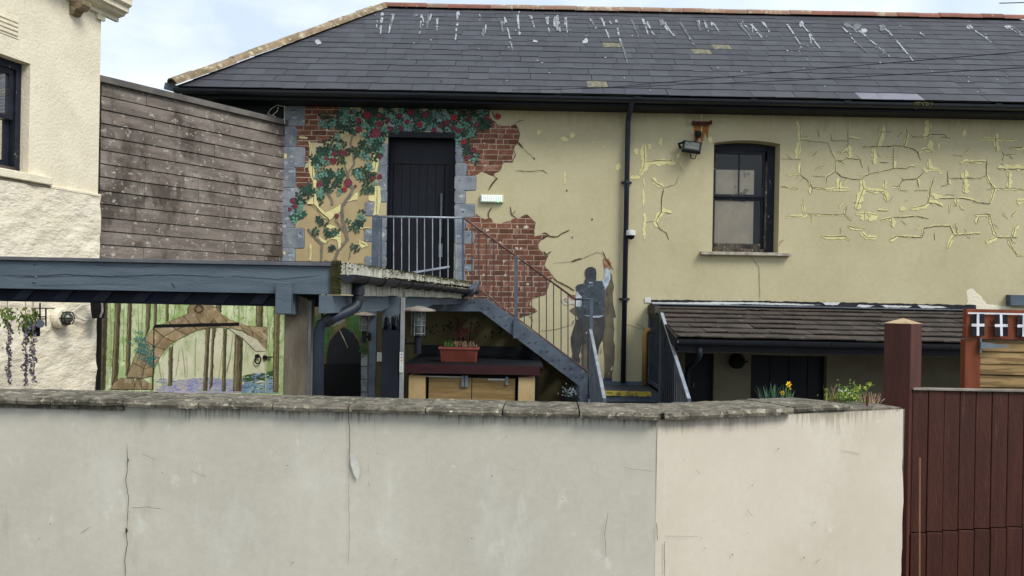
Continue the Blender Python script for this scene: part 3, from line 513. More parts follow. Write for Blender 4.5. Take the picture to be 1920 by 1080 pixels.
# ---- repaired cracks (pale filler strips and dark cracks)
m = M('filler', 'crack', 'crack2', 'brown')
CR = [ # crop fn, filler width, crack width, points
 (c6, 18, 1.5, [(195,160),(205,200),(205,280),(190,380),(180,405)]), (c6, 0, 1.5, [(200,280),(270,285),(380,298),(400,350),(430,410)]), (c6, 7, 0, [(408,345),(425,390)]),
 (c6, 0, 2.5, [(430,410),(470,410),(500,395),(580,400),(598,450)]), (c6, 8, 3, [(430,410),(425,475),(370,515),(370,550)]), (c6, 0, 3, [(425,475),(465,510),(530,525),(595,530)]),
 (c6, 7, 3, [(595,530),(605,508),(650,490)]), (c6, 0, 3, [(650,490),(720,480),(800,458),(870,460),(905,445),(960,440)]), (c6, 9, 0, [(900,440),(965,440)]), (c6, 0, 1.5, [(635,440),(640,495)]),
 (c6, 0, 3.5, [(600,323),(690,323),(800,316),(860,320),(920,335),(950,360),(960,395),(970,405)]), (c6, 20, 2, [(690,320),(702,280),(715,240),(722,190)]), (c6, 13, 3.5, [(862,318),(880,250),(875,200)]),
 (c6, 0, 3, [(900,250),(940,262),(1005,258),(1030,243),(1120,245),(1150,280)]), (c6, 10, 0, [(1135,255),(1150,285)]), (c6, 25, 1.5, [(1020,150),(1025,200),(1020,240),(1008,275)]), (c6, 16, 3, [(950,355),(1000,335),(1030,345),(1052,358)]),
 (c6, 20, 0, [(1035,285),(1030,345)]), (c6, 24, 2, [(665,335),(665,430)]), (c6, 0, 2, [(795,330),(795,455)]), (c6, 16, 0, [(805,412),(805,455)]), (c6, 0, 1.5, [(505,210),(508,400)]), (c6, 24, 0, [(520,312),(522,395)]), (c6, 0, 1.5, [(400,240),(402,282),(510,285)]),
 (c6, 11, 2, [(515,265),(585,275)]), (c6, 0, 1.2, [(85,398),(210,400)]), (c6, 9, 1.6, [(115,495),(200,492)]), (c6, 0, 2, [(200,492),(250,530),(275,580),(340,582),(365,595)]), (c6, 16, 1.5, [(210,420),(205,490)]), (c6, 13, 2.5, [(265,540),(280,580),(275,620)]),
 (c6, 15, 1.5, [(365,592),(450,585),(525,588)]), (c6, 24, 2, [(455,520),(450,600)]), (c6, 7, 2, [(85,572),(150,575),(195,588)]), (c6, 28, 2, [(595,530),(605,580),(585,640),(560,715)]), (c6, 20, 2, [(605,580),(640,600),(735,605),(755,670)]), (c6, 15, 2, [(740,530),(740,590)]),
 (c6, 12, 0, [(785,570),(830,572)]), (c6, 0, 3, [(785,570),(830,570),(855,530),(945,522),(990,480)]), (c6, 0, 2.5, [(845,515),(860,535)]), (c6, 9, 2, [(830,570),(840,598)]), (c6, 0, 2, [(835,598),(890,600)]), (c6, 0, 2, [(925,598),(1015,595)]), (c6, 11, 3, [(945,525),(955,575)]),
 (c6, 17, 1.5, [(975,462),(1070,462),(1110,485)]), (c6, 22, 1.5, [(1015,400),(1018,460)]), (c6, 8, 3, [(1048,510),(1030,590),(1015,675)]), (c6, 17, 2, [(900,710),(985,695),(1015,675)]), (c6, 16, 3, [(1015,675),(1060,680),(1105,700)]), (c6, 17, 0, [(1035,622),(1105,640)]),
 (c6, 8, 2.5, [(1085,648),(1230,645),(1280,655),(1340,675)]), (c6, 14, 2.5, [(1405,682),(1425,620),(1435,590),(1400,540),(1385,500)]), (c6, 0, 3, [(1340,675),(1405,682)]), (c6, 0, 2.5, [(1385,500),(1350,520),(1290,523),(1150,520)]), (c6, 0, 2.5, [(1385,500),(1385,400)]), (c6, 16, 3, [(1220,430),(1250,418),(1390,415)]),
 (c6, 28, 1.5, [(1245,470),(1240,525),(1245,615)]), (c6, 0, 3, [(1140,470),(1140,560),(1095,570)]), (c6, 13, 0, [(1150,530),(1160,560)]), (c6, 6, 2, [(1385,590),(1430,585),(1540,585),(1620,590),(1700,592)]), (c6, 22, 3, [(1455,460),(1540,462),(1640,462)]), (c6, 20, 2, [(1525,470),(1520,585)]),
 (c6, 12, 2, [(1345,268),(1440,272),(1580,275)]), (c6, 18, 2, [(1440,235),(1440,300),(1450,350)]), (c6, 0, 2, [(1480,345),(1495,372),(1570,370)]), (c6, 0, 2, [(1495,372),(1485,410)]), (c6, 11, 3, [(1530,330),(1600,328),(1620,318)]), (c6, 0, 2, [(1170,372),(1235,380)]), (c6, 0, 2.5, [(300,465),(320,450),(355,447)]), (c6, 0, 1.5, [(280,508),(365,510)]),
 (c6, 12, 2, [(115,762),(220,760),(245,745)]), (c6, 6, 2.5, [(245,745),(370,750),(485,750),(530,790)]), (c6, 13, 2, [(218,650),(230,740)]), (c6, 6, 2.5, [(500,690),(487,750)]), (c6, 13, 2, [(555,745),(640,745),(705,755)]), (c6, 28, 1.5, [(610,730),(612,790)]), (c6, 22, 0, [(640,790),(690,760)]),
 (c6, 11, 2.5, [(695,723),(760,725)]), (c6, 14, 3, [(710,785),(780,770)]), (c6, 6, 3, [(780,770),(920,760),(1020,775)]), (c6, 26, 2, [(780,770),(785,830)]), (c6, 11, 3, [(505,820),(550,835),(620,835)]), (c6, 17, 2, [(590,860),(625,895),(690,898)]), (c6, 16, 3, [(335,885),(400,890),(490,888),(520,910)]),
 (c6, 18, 3, [(770,910),(820,885)]), (c6, 8, 3, [(820,885),(900,892),(975,895),(990,835),(1065,822),(1155,822),(1180,880)]), (c6, 9, 2.5, [(1180,880),(1260,873),(1345,870)]), (c6, 16, 2, [(1180,880),(1150,930),(1140,965)]), (c6, 12, 2, [(1175,830),(1190,800)]), (c6, 10, 2.5, [(1310,750),(1405,750),(1415,800),(1448,893)]), (c6, 6, 2.5, [(1448,893),(1580,895)]), (c6, 14, 2.5, [(1335,760),(1322,810)]),
 (c6, 20, 2, [(1448,893),(1400,910),(1380,930)]), (c6, 8, 2, [(1515,900),(1540,950),(1580,1005),(1620,1012)]), (c6, 14, 2.5, [(1550,890),(1560,840),(1582,812)]), (c6, 24, 2, [(1575,663),(1650,663)]), (c6, 20, 2, [(1195,645),(1195,695)]), (c6, 8, 2, [(1155,680),(1150,740)]), (c6, 20, 0, [(835,722),(870,725)]), (c6, 16, 0, [(1230,255),(1245,210)]), (c6, 14, 0, [(1080,300),(1080,340)]), (c6, 8, 0, [(1205,155),(1205,180)]), (c6, 7, 2, [(865,660),(890,660)]),
 (c3, 26, 2, [(1240,305),(1245,410),(1240,450),(1215,500)]), (c3, 16, 0, [(1215,510),(1150,515)]), (c3, 26, 2.5, [(1250,415),(1340,408),(1440,412)]), (c3, 20, 3, [(1290,520),(1320,555),(1365,578)]), (c3, 0, 4, [(1365,578),(1355,650),(1350,735),(1315,790)]), (c3, 24, 2, [(1345,735),(1415,742)]), (c3, 22, 0, [(1345,735),(1310,800),(1330,830)]), (c3, 0, 3, [(1315,790),(1340,840),(1380,865),(1398,910)]), (c3, 0, 1.5, [(1315,790),(1250,800)]), (c3, 0, 1.3, [(1370,580),(1440,560),(1462,505)]), (c3, 8, 0, [(1455,535),(1465,555)]),
 (c3, 11, 0, [(1240,590),(1242,690)]), (c3, 12, 0, [(1243,740),(1238,905)]), (c3, 8, 0, [(1235,520),(1240,570)]), (c3, 10, 0, [(1475,340),(1450,390)]), (c3, 8, 0, [(1470,420),(1500,480)]), (c3, 0, 5, [(430,285),(475,330)]), (c3, 0, 1.5, [(475,330),(545,395)]), (c3, 0, 3, [(430,472),(520,478),(600,470),(630,490)]),
 (c3, 5, 0, [(1608,80),(1605,230)]), (c3, 6, 0, [(735,480),(738,560)]),
]
for fn, fw, cw, pts in CR:
    q = fn(pts)
    if fw: ribbon(m.use('filler'), WALL, q, fw / 3.375 * 1.42, 2, .55, wob=.8, step=4, bias=R.uniform(-.14, .14) * fw)
    elif cw > 1.8: ribbon(m.use('filler'), WALL, [(x + .7, y + 1.0) for x, y in q], 1.3, 2, .8, wob=.7, step=5)
    if cw: ribbon(m.use('crack' if cw > 1.8 else 'crack2'), WALL, q, max(.8, cw / 3.375 * 1.35), 3, .35, wob=.5, step=4)
for i in range(46):
    x, y = R.uniform(100, 1600), R.uniform(200, 930); g = R.choice(((60, 4), (5, 50), (35, 30), (-30, 35))); q = c6([(x, y), (x + g[0] * .5 + R.uniform(-8, 8), y + g[1] * .5 + R.uniform(-8, 8)), (x + g[0], y + g[1])]); ribbon(m.use(R.choice(('crack2', 'crack2', 'crack'))), WALL, q, R.uniform(.5, .9), 3, .5, wob=.6, step=3)
    if R.random() < .45: ribbon(m.use('filler'), WALL, [(a_ + .6, b_ + .9) for a_, b_ in q], R.uniform(1, 3.4), 2, .7, wob=.6, step=3)
m.use('filler')
for x, y, rx, ry in [(578,230,15,15),(740,275,28,18),(785,248,16,14),(1195,350,15,20),(1275,320,12,17),(1345,290,13,28),(1078,450,16,22),(1658,275,20,15),(923,292,6,6),(985,322,5,7),(640,275,4,4)]:
    decal(m, WALL, blob(c3([(x, y)])[0], rx / 3.376, ry / 3.376, 11, .4), 2)
m.use('crack')
for x, y in [(545,395),(787,895),(752,600),(912,780)]: decal(m, WALL, blob(c3([(x, y)])[0], 1.4, 2.2, 7, .3), 2)
for pts, w_ in [([(1408, 480), (1423, 500), (1425, 560)], .9), ([(1190, 605), (1235, 630)], .8), ([(1085, 597), (1110, 590)], .8), ([(1164, 605), (1240, 628)], .8)]: ribbon(m.use('crack2'), WALL, pts, w_, 3)
m.use('stain'); decal(m, WALL, [(1300, 235), (1330, 235), (1327, 262), (1322, 250), (1316, 270), (1311, 252), (1306, 278), (1302, 262)], 1)
m.use('flagw'); 
m.build('crack_filler', wall, kind='stuff')
# light patches of exposed plaster low on the wall
m = M('cream'); decal(m, WALL, rough([(1812, 545), (1822, 540), (1840, 556), (1850, 570), (1930, 580), (1930, 590), (1800, 590), (1815, 565)], .8, 5), 1); m.build('bare_plaster', wall)
# ================================================================ mural, painted on the wall
def P_(m, fn, pts, lay, amp=.3, step=4): decal(m, WALL, rough(fn(pts), amp, step), lay)
tanp = [(240,500),(300,480),(500,230),(600,180),(690,300),(690,470),(720,600),(690,700),(690,1100),(180,1100),(180,830),(240,760)]
m = M('tan'); P_(m, c2, tanp, .5); m.build('mural_ground', wall)
rA = c3([(52,84),(210,95),(300,165),(315,185),(355,190),(400,188),(425,178),(440,205),(450,235),(440,285),(435,300),(418,315),(412,340),(425,375),(405,418),(345,420),(325,470),(290,490),(300,515),(270,500),(215,475),(190,490),(175,500),(118,500),(115,420),(50,420)])
rB = c3([(105,770),(170,740),(205,765),(235,780),(270,770),(285,800),(330,810),(400,785),(430,770),(470,760),(500,750),(520,770),(550,800),(540,850),(540,890),(570,885),(615,862),(640,880),(590,905),(565,940),(570,965),(590,985),(640,1000)]) + c4([(600,124),(632,130),(620,150),(605,190),(640,235),(665,265),(640,290),(630,330),(610,380),(560,395),(520,410),(510,440),(545,465),(562,485),(530,500),(490,512),(460,525),(430,545),(240,420),(100,420),(100,60)])
rC = c2([(240,60),(505,60),(505,180),(440,250),(360,300),(285,290),(268,345),(262,420),(185,450),(185,190),(240,190)]); rD = c2([(178,450),(265,450),(285,500),(300,578),(178,580)])
for i, (poly, vr) in enumerate(((rA, 0), (rB, 1), (rC, 2), (rD, 3))):
    rp_ = rough(poly, .7, 4); a = M('rim'); cx = sum(p[0] for p in poly) / len(poly); cy = sum(p[1] for p in poly) / len(poly)
    if i < 2: decal(a, WALL, [(p[0] + (1.6 if p[0] > cx else -.5), p[1] + .6) for p in rp_], 1); a.build('broken_plaster_edge', wall)
    a = M('mortar'); decal(a, WALL, rp_, 2); a.build('painted_mortar', wall)
    y = 197.5; row = 0
    while y < 620:
        x = 540 + (row % 2) * 14 + 3 * math.sin(row * 1.7) + (y - 200) * -.0
        while x < 1050:
            tl = (x - 700) * .019; w_ = 28 if R.random() > .12 else 14
            q = clip(rp_, x + .9, x + w_ - .7, y + tl + .7, y + tl + 9.1)
            ar = abs(sum(q[k][0] * q[(k + 1) % len(q)][1] - q[(k + 1) % len(q)][0] * q[k][1] for k in range(len(q)))) / 2 if q else 0
            if ar > 12:
                b_ = M('brick'); decal(b_, WALL, [(p[0] + R.uniform(-.35, .35), p[1] + R.uniform(-.35, .35)) for p in q], 3); b_.build('painted_brick', wall)
            x += w_
        y += 9.85; row += 1
m = M('white')
for x, y, s in [(c3, (250, 850), 8), (c3, (330, 925), 5), (c3, (440, 828), 5), (c3, (495, 832), 8), (c3, (235, 440), 5), (c3, (230, 300), 6), (c4, (435, 85), 8), (c4, (460, 90), 7), (c4, (355, 170), 4), (c4, (505, 315), 7), (c4, (225, 255), 5), (c4, (365, 257), 5), (c2, (383, 218), 7), (c2, (330, 325), 8), (c4, (335, 50), 4)]:
    decal(m.use('palette'), WALL, blob(x([y])[0], s * .45, s * .34, 9, .5), 4)
m.use('brown')
for fn, pts, w_ in [(c3, [(425,178),(450,158),(480,153)], 4), (c3, [(300,512),(312,522),(285,550),(258,595)], 8), (c3, [(262,780),(255,740),(278,705)], 7), (c3, [(435,775),(402,750),(395,700)], 6), (c3, [(405,750),(428,725)], 4), (c3, [(280,95),(290,130),(300,150)], 5), (c3, [(610,865),(640,888),(690,892),(720,870),(770,848)], 6), (c4, [(660,182),(780,170)], 1.5), (c4, [(780,170),(815,158),(850,152)], 8), (c4, [(850,152),(940,112),(980,120)], 2), (c4, [(665,270),(690,295),(740,320),(800,355)], 7), (c4, [(620,128),(655,105)], 6), (c4, [(585,610),(680,600),(790,570)], 2), (c3, [(440,285),(475,330)], 7), (c4, [(510,505),(535,540),(530,570)], 4)]:
    ribbon(m, WALL, fn(pts), w_ / 3.376 * 1.2, 4)
m.build('painted_crack', wall, kind='stuff')
# painted quoins
def stone(fn, x0, y0, x1, y1, r=12):
    pts = []
    for cx, cy, a0 in ((x1 - r, y0 + r, -90), (x1 - r, y1 - r, 0), (x0 + r, y1 - r, 90), (x0 + r, y0 + r, 180)):
        for k in range(4): a = math.radians(a0 + 30 * k); pts.append((cx + r * math.cos(a), cy + r * math.sin(a)))
    pts = [(x + R.uniform(-2, 2), y + R.uniform(-2, 2)) for x, y in pts]
    a = M('stoneline'); decal(a, WALL, fn([(x + (3 if x > (x0 + x1) / 2 else -1), y + (3 if y > (y0 + y1) / 2 else -1)) for x, y in pts]), 2.5)
    decal(a.use('stone'), WALL, fn(pts), 3.5)
    ribbon(a.use('stonehi'), WALL, fn([(x0 + r, y0 + 3), ((x0 + x1) / 2, y0 + 2), (x1 - r, y0 + 4), (x1 - 3, y0 + r), (x1 - 3, (y0 + y1) / 2)]), .9, 4.2, .5, wob=.2)
    if x1 - x0 > 70: decal(a.use('stoneline'), WALL, blob(fn([(R.uniform(x0 + 25, x1 - 20), R.uniform(y0 + 25, y1 - 25))])[0], R.uniform(1.5, 3.5), R.uniform(1, 2.5), 9, .5), 4); decal(a.use('stonehi'), WALL, blob(fn([(R.uniform(x0 + 20, x1 - 20), R.uniform(y0 + 20, y1 - 20))])[0], R.uniform(2, 6), R.uniform(1, 3), 9, .5), 4)
    a.build('painted_stone', wall)
for q in [(117,53,243,190),(97,195,190,320),(97,325,243,447),(97,450,182,575),(97,580,222,695),(97,700,180,833),(97,835,237,960),(97,963,180,1075), (712,300,762,440),(704,442,762,512),(712,514,762,600),(722,602,762,670),(622,672,692,757),(690,757,760,835),(617,838,692,920),(692,838,758,920),(692,923,758,1010),(620,1013,692,1080),(692,1013,758,1080),
          (1195,300,1250,360),(1195,362,1245,422),(1195,425,1265,505),(1190,507,1325,595),(1190,597,1258,680),(1190,683,1315,765),(1190,770,1255,850),(1190,853,1312,935),(1190,938,1255,1020),(1190,1023,1312,1108),(1190,1110,1255,1190),(1190,1192,1300,1262),
          (1195,225,1225,298),(762,100,850,228),(852,100,940,222),(942,100,1030,220),(1032,100,1110,222),(1112,100,1192,228)]: stone(c2, *q)
# vine stems
m = M('trunk')
for pts, w_ in [([(425,1060),(450,980),(510,910),(500,850),(480,780),(475,700),(520,640),(545,590),(520,540),(510,490)], 20), ([(510,490),(555,430),(550,370),(530,300),(545,240)], 11), ([(510,490),(490,420)], 6), ([(345,1060),(350,940),(290,880),(260,840)], 14), ([(365,1040),(400,1052)], 10), ([(500,870),(440,790),(440,770)], 14), ([(415,690),(410,650),(375,600)], 15), ([(520,1035),(540,930)], 6), ([(505,880),(540,820),(560,790)], 6), ([(600,330),(560,400)], 6)]:
    ribbon(m, WALL, c2(pts), w_ / 3.376, 4, .12, taper=False, wob=.4)
m.build('painted_stem', wall, kind='stuff')
m = M('filler')
for pts in [[(265,285),(285,300),(290,400),(300,480),(315,540),(310,620),(330,700),(370,740),(420,715),(470,685),(465,730),(400,785),(360,770),(300,700),(255,680),(290,640),(290,540),(265,470),(275,360)], [(675,300),(705,320),(710,400),(700,480),(655,480),(665,400)], [(680,570),(718,570),(725,650),(710,750),(675,755),(685,670),(645,660),(645,632),(685,628)], [(330,890),(380,920),(420,870),(470,860),(470,950),(455,975),(445,910),(410,905),(370,935),(340,915)], [(370,825),(400,812),(445,830),(400,842)], [(585,912),(635,930),(640,950),(600,962),(582,935)], [(272,935),(285,940),(282,1040),(265,1040)], [(520,810),(560,825),(560,840),(525,835)], [(560,615),(580,612),(575,655),(545,660),(510,670),(540,640)], [(500,165),(515,170),(515,190),(503,190)], [(205,255),(262,262),(255,272),(205,266)], [(590,225),(612,240),(600,250)], [(500,232),(538,236),(520,245)], [(500,65),(540,62),(535,95),(515,90)], [(640,63),(660,62),(655,90)], [(815,70),(840,72),(830,110)], [(95,365),(128,365),(125,395),(100,395)], [(100,985),(120,985),(115,1010)], [(560,825),(660,832),(660,842),(590,840)]]: P_(m, c2, pts, 5, .4, 3)
m.use('brown')
for pts, w_ in [([(275,300),(290,420),(292,540),(298,640),(298,700)], 3), ([(255,685),(300,690),(345,740),(390,775),(395,800)], 7), ([(688,310),(692,400),(680,480)], 3), ([(700,575),(695,750)], 3), ([(375,935),(420,882),(470,890)], 3), ([(275,960),(272,1040)], 3), ([(590,925),(630,945)], 4), ([(610,838),(662,838)], 3)]: ribbon(m, WALL, c2(pts), w_ / 3.376, 6)
m.build('mural_filler', wall, kind='stuff')
# foliage and roses
RG = [([(500,75),(1390,85),(1450,170),(1430,200),(1300,200),(1190,222),(770,222),(750,250),(740,300),(690,310),(640,290),(590,270),(520,230),(480,150)], 225), ([(340,110),(440,110),(440,190),(380,200),(345,170)], 12), ([(440,70),(520,70),(510,290),(450,260)], 22),
      ([(360,290),(450,250),(500,290),(560,330),(550,390),(500,400),(430,440),(330,470),(290,420),(290,340)], 50), ([(310,470),(480,470),(500,560),(460,610),(370,600),(330,540)], 34), ([(225,545),(290,540),(300,620),(250,660),(240,770),(180,770),(165,700),(190,640)], 26), ([(590,270),(700,280),(740,330),(700,420),(650,440),(560,410),(560,350)], 26), ([(550,480),(640,440),(700,500),(690,600),(610,610),(580,530)], 24),
      ([(320,580),(350,590),(370,680),(320,660)], 8), ([(510,790),(560,720),(640,740),(600,860),(560,860)], 12), ([(310,760),(380,770),(380,830),(320,810)], 5), ([(330,850),(390,840),(470,860),(400,890)], 5), ([(275,845),(312,850),(300,890)], 2), ([(388,960),(425,965),(415,1000)], 2), ([(545,950),(585,960),(570,990)], 2),
      ([(1190,230),(1340,195),(1350,280),(1290,320),(1335,380),(1330,430),(1280,430),(1230,330)], 34), ([(165,760),(190,770),(190,840)], 3)]
mL = M('leafd', 'leafm', 'leaft')
def leafpoly(cx, cy, a, L): 
    return [(cx + math.cos(a + b) * L * r_, cy + math.sin(a + b) * L * r_) for b, r_ in ((0, .15), (.5, .55), (.32, .9), (0, 1.12), (-.32, .9), (-.5, .55))]
k = 0
for poly, n in RG:
    x0, x1 = min(p[0] for p in poly), max(p[0] for p in poly); y0, y1 = min(p[1] for p in poly), max(p[1] for p in poly); c = 0; tries = 0
    while c < n and tries < 4000:
        tries += 1; p = (R.uniform(x0, x1), R.uniform(y0, y1))
        if not inside(p, poly): continue
        c += 1; q = c2([p])[0]; tn = R.random() + .25 * math.sin(p[0] * .021) * math.cos(p[1] * .03); mL.use('leafd' if tn < .5 else ('leafm' if tn < .78 else 'leaft')); a0 = R.uniform(0, 6.3)
        for j in range(R.choice((4, 5, 6))): k += 1; decal(mL, WALL, leafpoly(q[0], q[1], a0 + j * 1.25 + R.uniform(-.2, .2), R.uniform(5.2, 8.2)), 6 + (k % 40) * .04 + (1.2 if mL.mats[mL.mi] == 'leaft' else 0))
mL.build('painted_leaves', wall, kind='stuff')
for x, y, r_, br in [(635,120,22,1),(580,155,16,0),(710,178,20,0),(585,210,18,0),(690,235,28,0),(665,245,18,0),(535,105,13,0),(970,180,18,1),(910,105,20,0),(1005,120,18,0),(890,165,14,0),(1185,135,20,1),(1140,170,16,0),(1215,220,16,0),(770,150,15,0),(840,125,15,0),(715,125,14,0),(485,360,18,0),(420,410,18,0),(430,365,15,0),(375,395,14,0),(335,560,16,0),(515,550,22,0),(493,590,14,1),(715,510,14,0),(672,520,12,0),(560,570,8,0),(165,662,14,0),(183,700,14,0),(147,716,10,0),(442,757,12,0),(1465,130,16,1),(1395,135,13,0),(1330,180,14,0),(1245,290,18,1),(1310,345,15,0),(1270,392,14,0),(718,385,10,0),(850,205,14,0),(1180,200,15,0),(1100,190,12,0),(780,205,14,0),(1060,215,13,0),(1290,150,12,0)]:
    q = c2([(x, y)])[0]; s = r_ / 3.376 * 1.08; b_ = M('rose_d', 'rose', 'rose_b'); decal(b_.use('rose_d'), WALL, blob(q, s * 1.1, s * 1.1, 11, .15), 8.4); decal(b_.use('rose_b' if br else 'rose'), WALL, blob((q[0] + .3, q[1] - .3), s * .92, s * .9, 9, .22), 9)
    ribbon(b_.use('rose_d'), WALL, [(q[0] - s * .5, q[1] + s * .1), (q[0], q[1] - s * .45), (q[0] + s * .5, q[1]), (q[0] + s * .1, q[1] + s * .4)], s * .22, 9.5, wob=.1)
    if br: decal(b_.use('rose'), WALL, blob(q, s * .3, s * .3, 7, .2), 10)
    b_.build('painted_rose', wall)
# painted man seen from behind, with his painted shadow
m = M('shadow', 'vest', 'shirt', 'hair', 'skin', 'trous', 'palette', 'brush', 'shoe', 'filler')
def D(ms, fn, pts, lay, amp=.25, step=3): decal(m.use(ms), WALL, rough(fn(pts), amp, step), lay)
D('shadow', m1, [(800,380),(830,430),(840,520),(858,600),(840,700),(848,860),(888,1040),(850,1048),(720,1045),(715,650),(770,580),(806,480)], 2)
D('shadow', m2, [(700,60),(885,100),(850,130),(865,300),(848,430),(872,530),(865,740),(850,830),(830,960),(835,1075),(700,1080),(722,900),(718,700),(702,560),(702,470),(675,450),(650,480),(640,560),(630,640),(500,600),(600,200)], 2.2)
D('shadow', m1, [(210,940),(290,890),(340,900),(330,1020),(300,1020),(258,985)], 2); D('shadow', m2, [(385,500),(510,480),(505,900),(480,950),(400,880),(378,830)], 2.4)
D('trous', m2, [(335,90),(720,90),(735,200),(705,400),(645,540),(630,640),(560,640),(505,560),(480,480),(385,510),(372,600),(355,680),(375,730),(362,790),(250,790),(250,690),(262,640),(240,520),(233,410),(285,240)], 4)
D('trous', m2, [(480,480),(640,480),(632,640),(600,700),(560,700),(500,900),(470,840)], 4.1)
D('shoe', m2, [(248,765),(365,790),(372,822),(320,845),(262,800)], 4.4); D('shoe', m2, [(705,1010),(735,985),(830,1000),(838,1078),(700,1078)], 3)
D('shirt', m1, [(325,665),(390,735),(400,850),(368,890),(318,895),(298,870),(300,780)], 4); D('shirt', m1, [(725,345),(765,325),(802,380),(808,480),(770,580),(725,650),(712,580),(680,515),(720,450)], 4)
D('shirt', m1, [(425,1010),(550,1020),(720,1015),(620,1052),(545,1040)], 6.2, .1)
D('vest', m1, [(435,500),(520,480),(600,515),(685,515),(722,600),(722,900),(728,1005),(620,1030),(330,1060),(318,880),(368,890),(398,830),(390,740),(325,665),(303,600),(330,570),(430,550)], 5)
D('hair', m1, [(435,400),(445,350),(480,320),(510,312),(545,312),(590,335),(606,400),(600,500),(560,500),(455,480)], 6); D('vest', m1, [(432,500),(450,485),(600,490),(602,520),(560,535),(440,535)], 6.5); D('shirt', m1, [(492,532),(552,532),(550,546),(495,546)], 7, 0)
D('skin', m1, [(725,340),(708,270),(703,200),(725,175),(745,205),(760,185),(785,190),(795,230),(822,262),(815,300),(800,345),(765,325)], 5); D('brush', m1, [(742,200),(770,210),(800,250),(790,300),(765,250)], 5.5)
ribbon(m.use('brush'), WALL, m1([(690,85),(715,130),(745,200),(790,270),(850,355)]), 2.0, 7, .2, wob=.1)
D('palette', m1, [(100,770),(140,745),(190,750),(290,765),(285,840),(240,850),(170,870),(112,835)], 3); D('skin', m1, [(205,730),(230,712),(300,720),(305,780),(260,800),(215,770)], 3.6)
for a in ([(120,790),(160,770),(185,775)], [(130,820),(165,815),(190,830)], [(140,800),(185,800)], [(250,850),(290,870)], [(225,725),(290,750)]): ribbon(m.use('brush'), WALL, m1(a), 1.4, 4.2, wob=.2)
for a in ([(445,345),(470,320),(462,350)], [(830,815),(845,850),(825,885),(805,880)], [(775,935),(798,910),(780,945)], [(318,150),(335,120),(338,140)]): D('palette', m2, a, 5, .1)
ribbon(m.use('vest'), WALL, m2([(340,215),(450,190),(560,175)]), 1, 4.6); 
for i in range(34): x, y = R.uniform(350, 700), R.uniform(560, 990); ribbon(m.use(R.choice(('hair', 'vesthi', 'vesthi'))), WALL, m1([(x, y), (x + R.uniform(-30, 30), y + R.uniform(10, 45)), (x + R.uniform(-50, 50), y + R.uniform(40, 80))]), R.uniform(.6, 1.8), 6.0 + i * .01, .5, wob=.3)
for i in range(36): x, y = R.uniform(270, 680), R.uniform(130, 600); (not (400 < x < 640 and y > 470)) and ribbon(m.use(R.choice(('hair', 'trhi', 'shadow'))), WALL, m2([(x, y), (x + R.uniform(-20, 20), y + R.uniform(20, 50)), (x + R.uniform(-30, 30), y + R.uniform(50, 90))]), R.uniform(.5, 1.6), 4.5 + i * .01, .5, wob=.3)
for i in range(30): x, y = R.uniform(735, 840), R.uniform(600, 1000); ribbon(m.use(R.choice(('trous', 'trhi'))), WALL, m1([(x, y), (x + R.uniform(-10, 10), y + R.uniform(20, 60))]), R.uniform(.6, 1.8), 3 + i * .01, .5, wob=.3)
for i in range(10): x, y = R.uniform(735, 790), R.uniform(360, 560); ribbon(m.use('sleeve'), WALL, m1([(x, y), (x + R.uniform(-14, 14), y + R.uniform(20, 50))]), R.uniform(.4, 1.0), 4.6 + i * .01, .5, wob=.2)
m.build('painted_figure', wall, label='painted man in dark vest and white shirt seen from behind, reaching up with a brush')
# ---- painted arched door and ivy below the landing, under-stair shade painted as a dark panel
lo = M('wall_low'); lo.face([WALL.W(wx(580, 600)[0], .004, YARD), WALL.W(wx(1082, 650)[0], .004, YARD), WALL.W(wx(1082, 650)[0], .004, .35), WALL.W(wx(905, 570)[0], .004, 1.54), WALL.W(wx(580, 600)[0], .004, 1.54)]); lo.build('lower_wall_shade', wall)
m = M('black'); decal(m, WALL, [(612, 760), (612, 665), (618, 640), (632, 622), (645, 612), (660, 622), (672, 640), (678, 665), (678, 760)], 4); m.use('dark'); decal(m, WALL, [(607, 682), (675, 682), (675, 760), (607, 760)], 6); m.build('painted_arch_door', wall)
for i in range(4): 
    y = 664 + i * 24; q = M('stone'); decal(q, WALL, rough([(677, y), (689, y), (689, y + 22), (677, y + 22)], .4, 4), 5); q.build('painted_stone', wall)
m = M('ivy', 'leafm')
for i in range(420):
    u = R.choice((R.uniform(580, 600), R.uniform(650, 688), R.uniform(600, 622), R.uniform(648, 680))); v = R.uniform(590, 668 if u > 600 else 740)
    if 614 < u < 676 and v > 612 + abs(u - 645) * .6: continue
    a0 = R.uniform(0, 6.3); m.use('ivy' if R.random() < .7 else 'leafm')
    for j in range(3): decal(m, WALL, leafpoly(u, v, a0 + j * 2, R.uniform(3.4, 5.2)), 7 + (i % 20) * .06)
m.build('painted_ivy', wall, kind='stuff')
m = M('rose_d', 'dark')
for i in range(70):
    u = R.gauss(862, 12); v = R.gauss(622, 12); decal(m.use('rose_d'), WALL, blob((u, v), 1.6, 2, 6), 5)
for i in range(60): u = R.uniform(790, 1000); decal(m.use('dark'), WALL, blob((u, 618 + R.gauss(0, 7) + 4 * math.sin(u / 9)), R.uniform(.8, 2), R.uniform(1, 3.5), 6), 3)
ribbon(m, WALL, [(860, 640), (858, 600), (850, 590)], 1.5, 4); ribbon(m, WALL, [(880, 640), (885, 596)], 1.2, 4); m.build('painted_dead_vine', wall, kind='stuff')
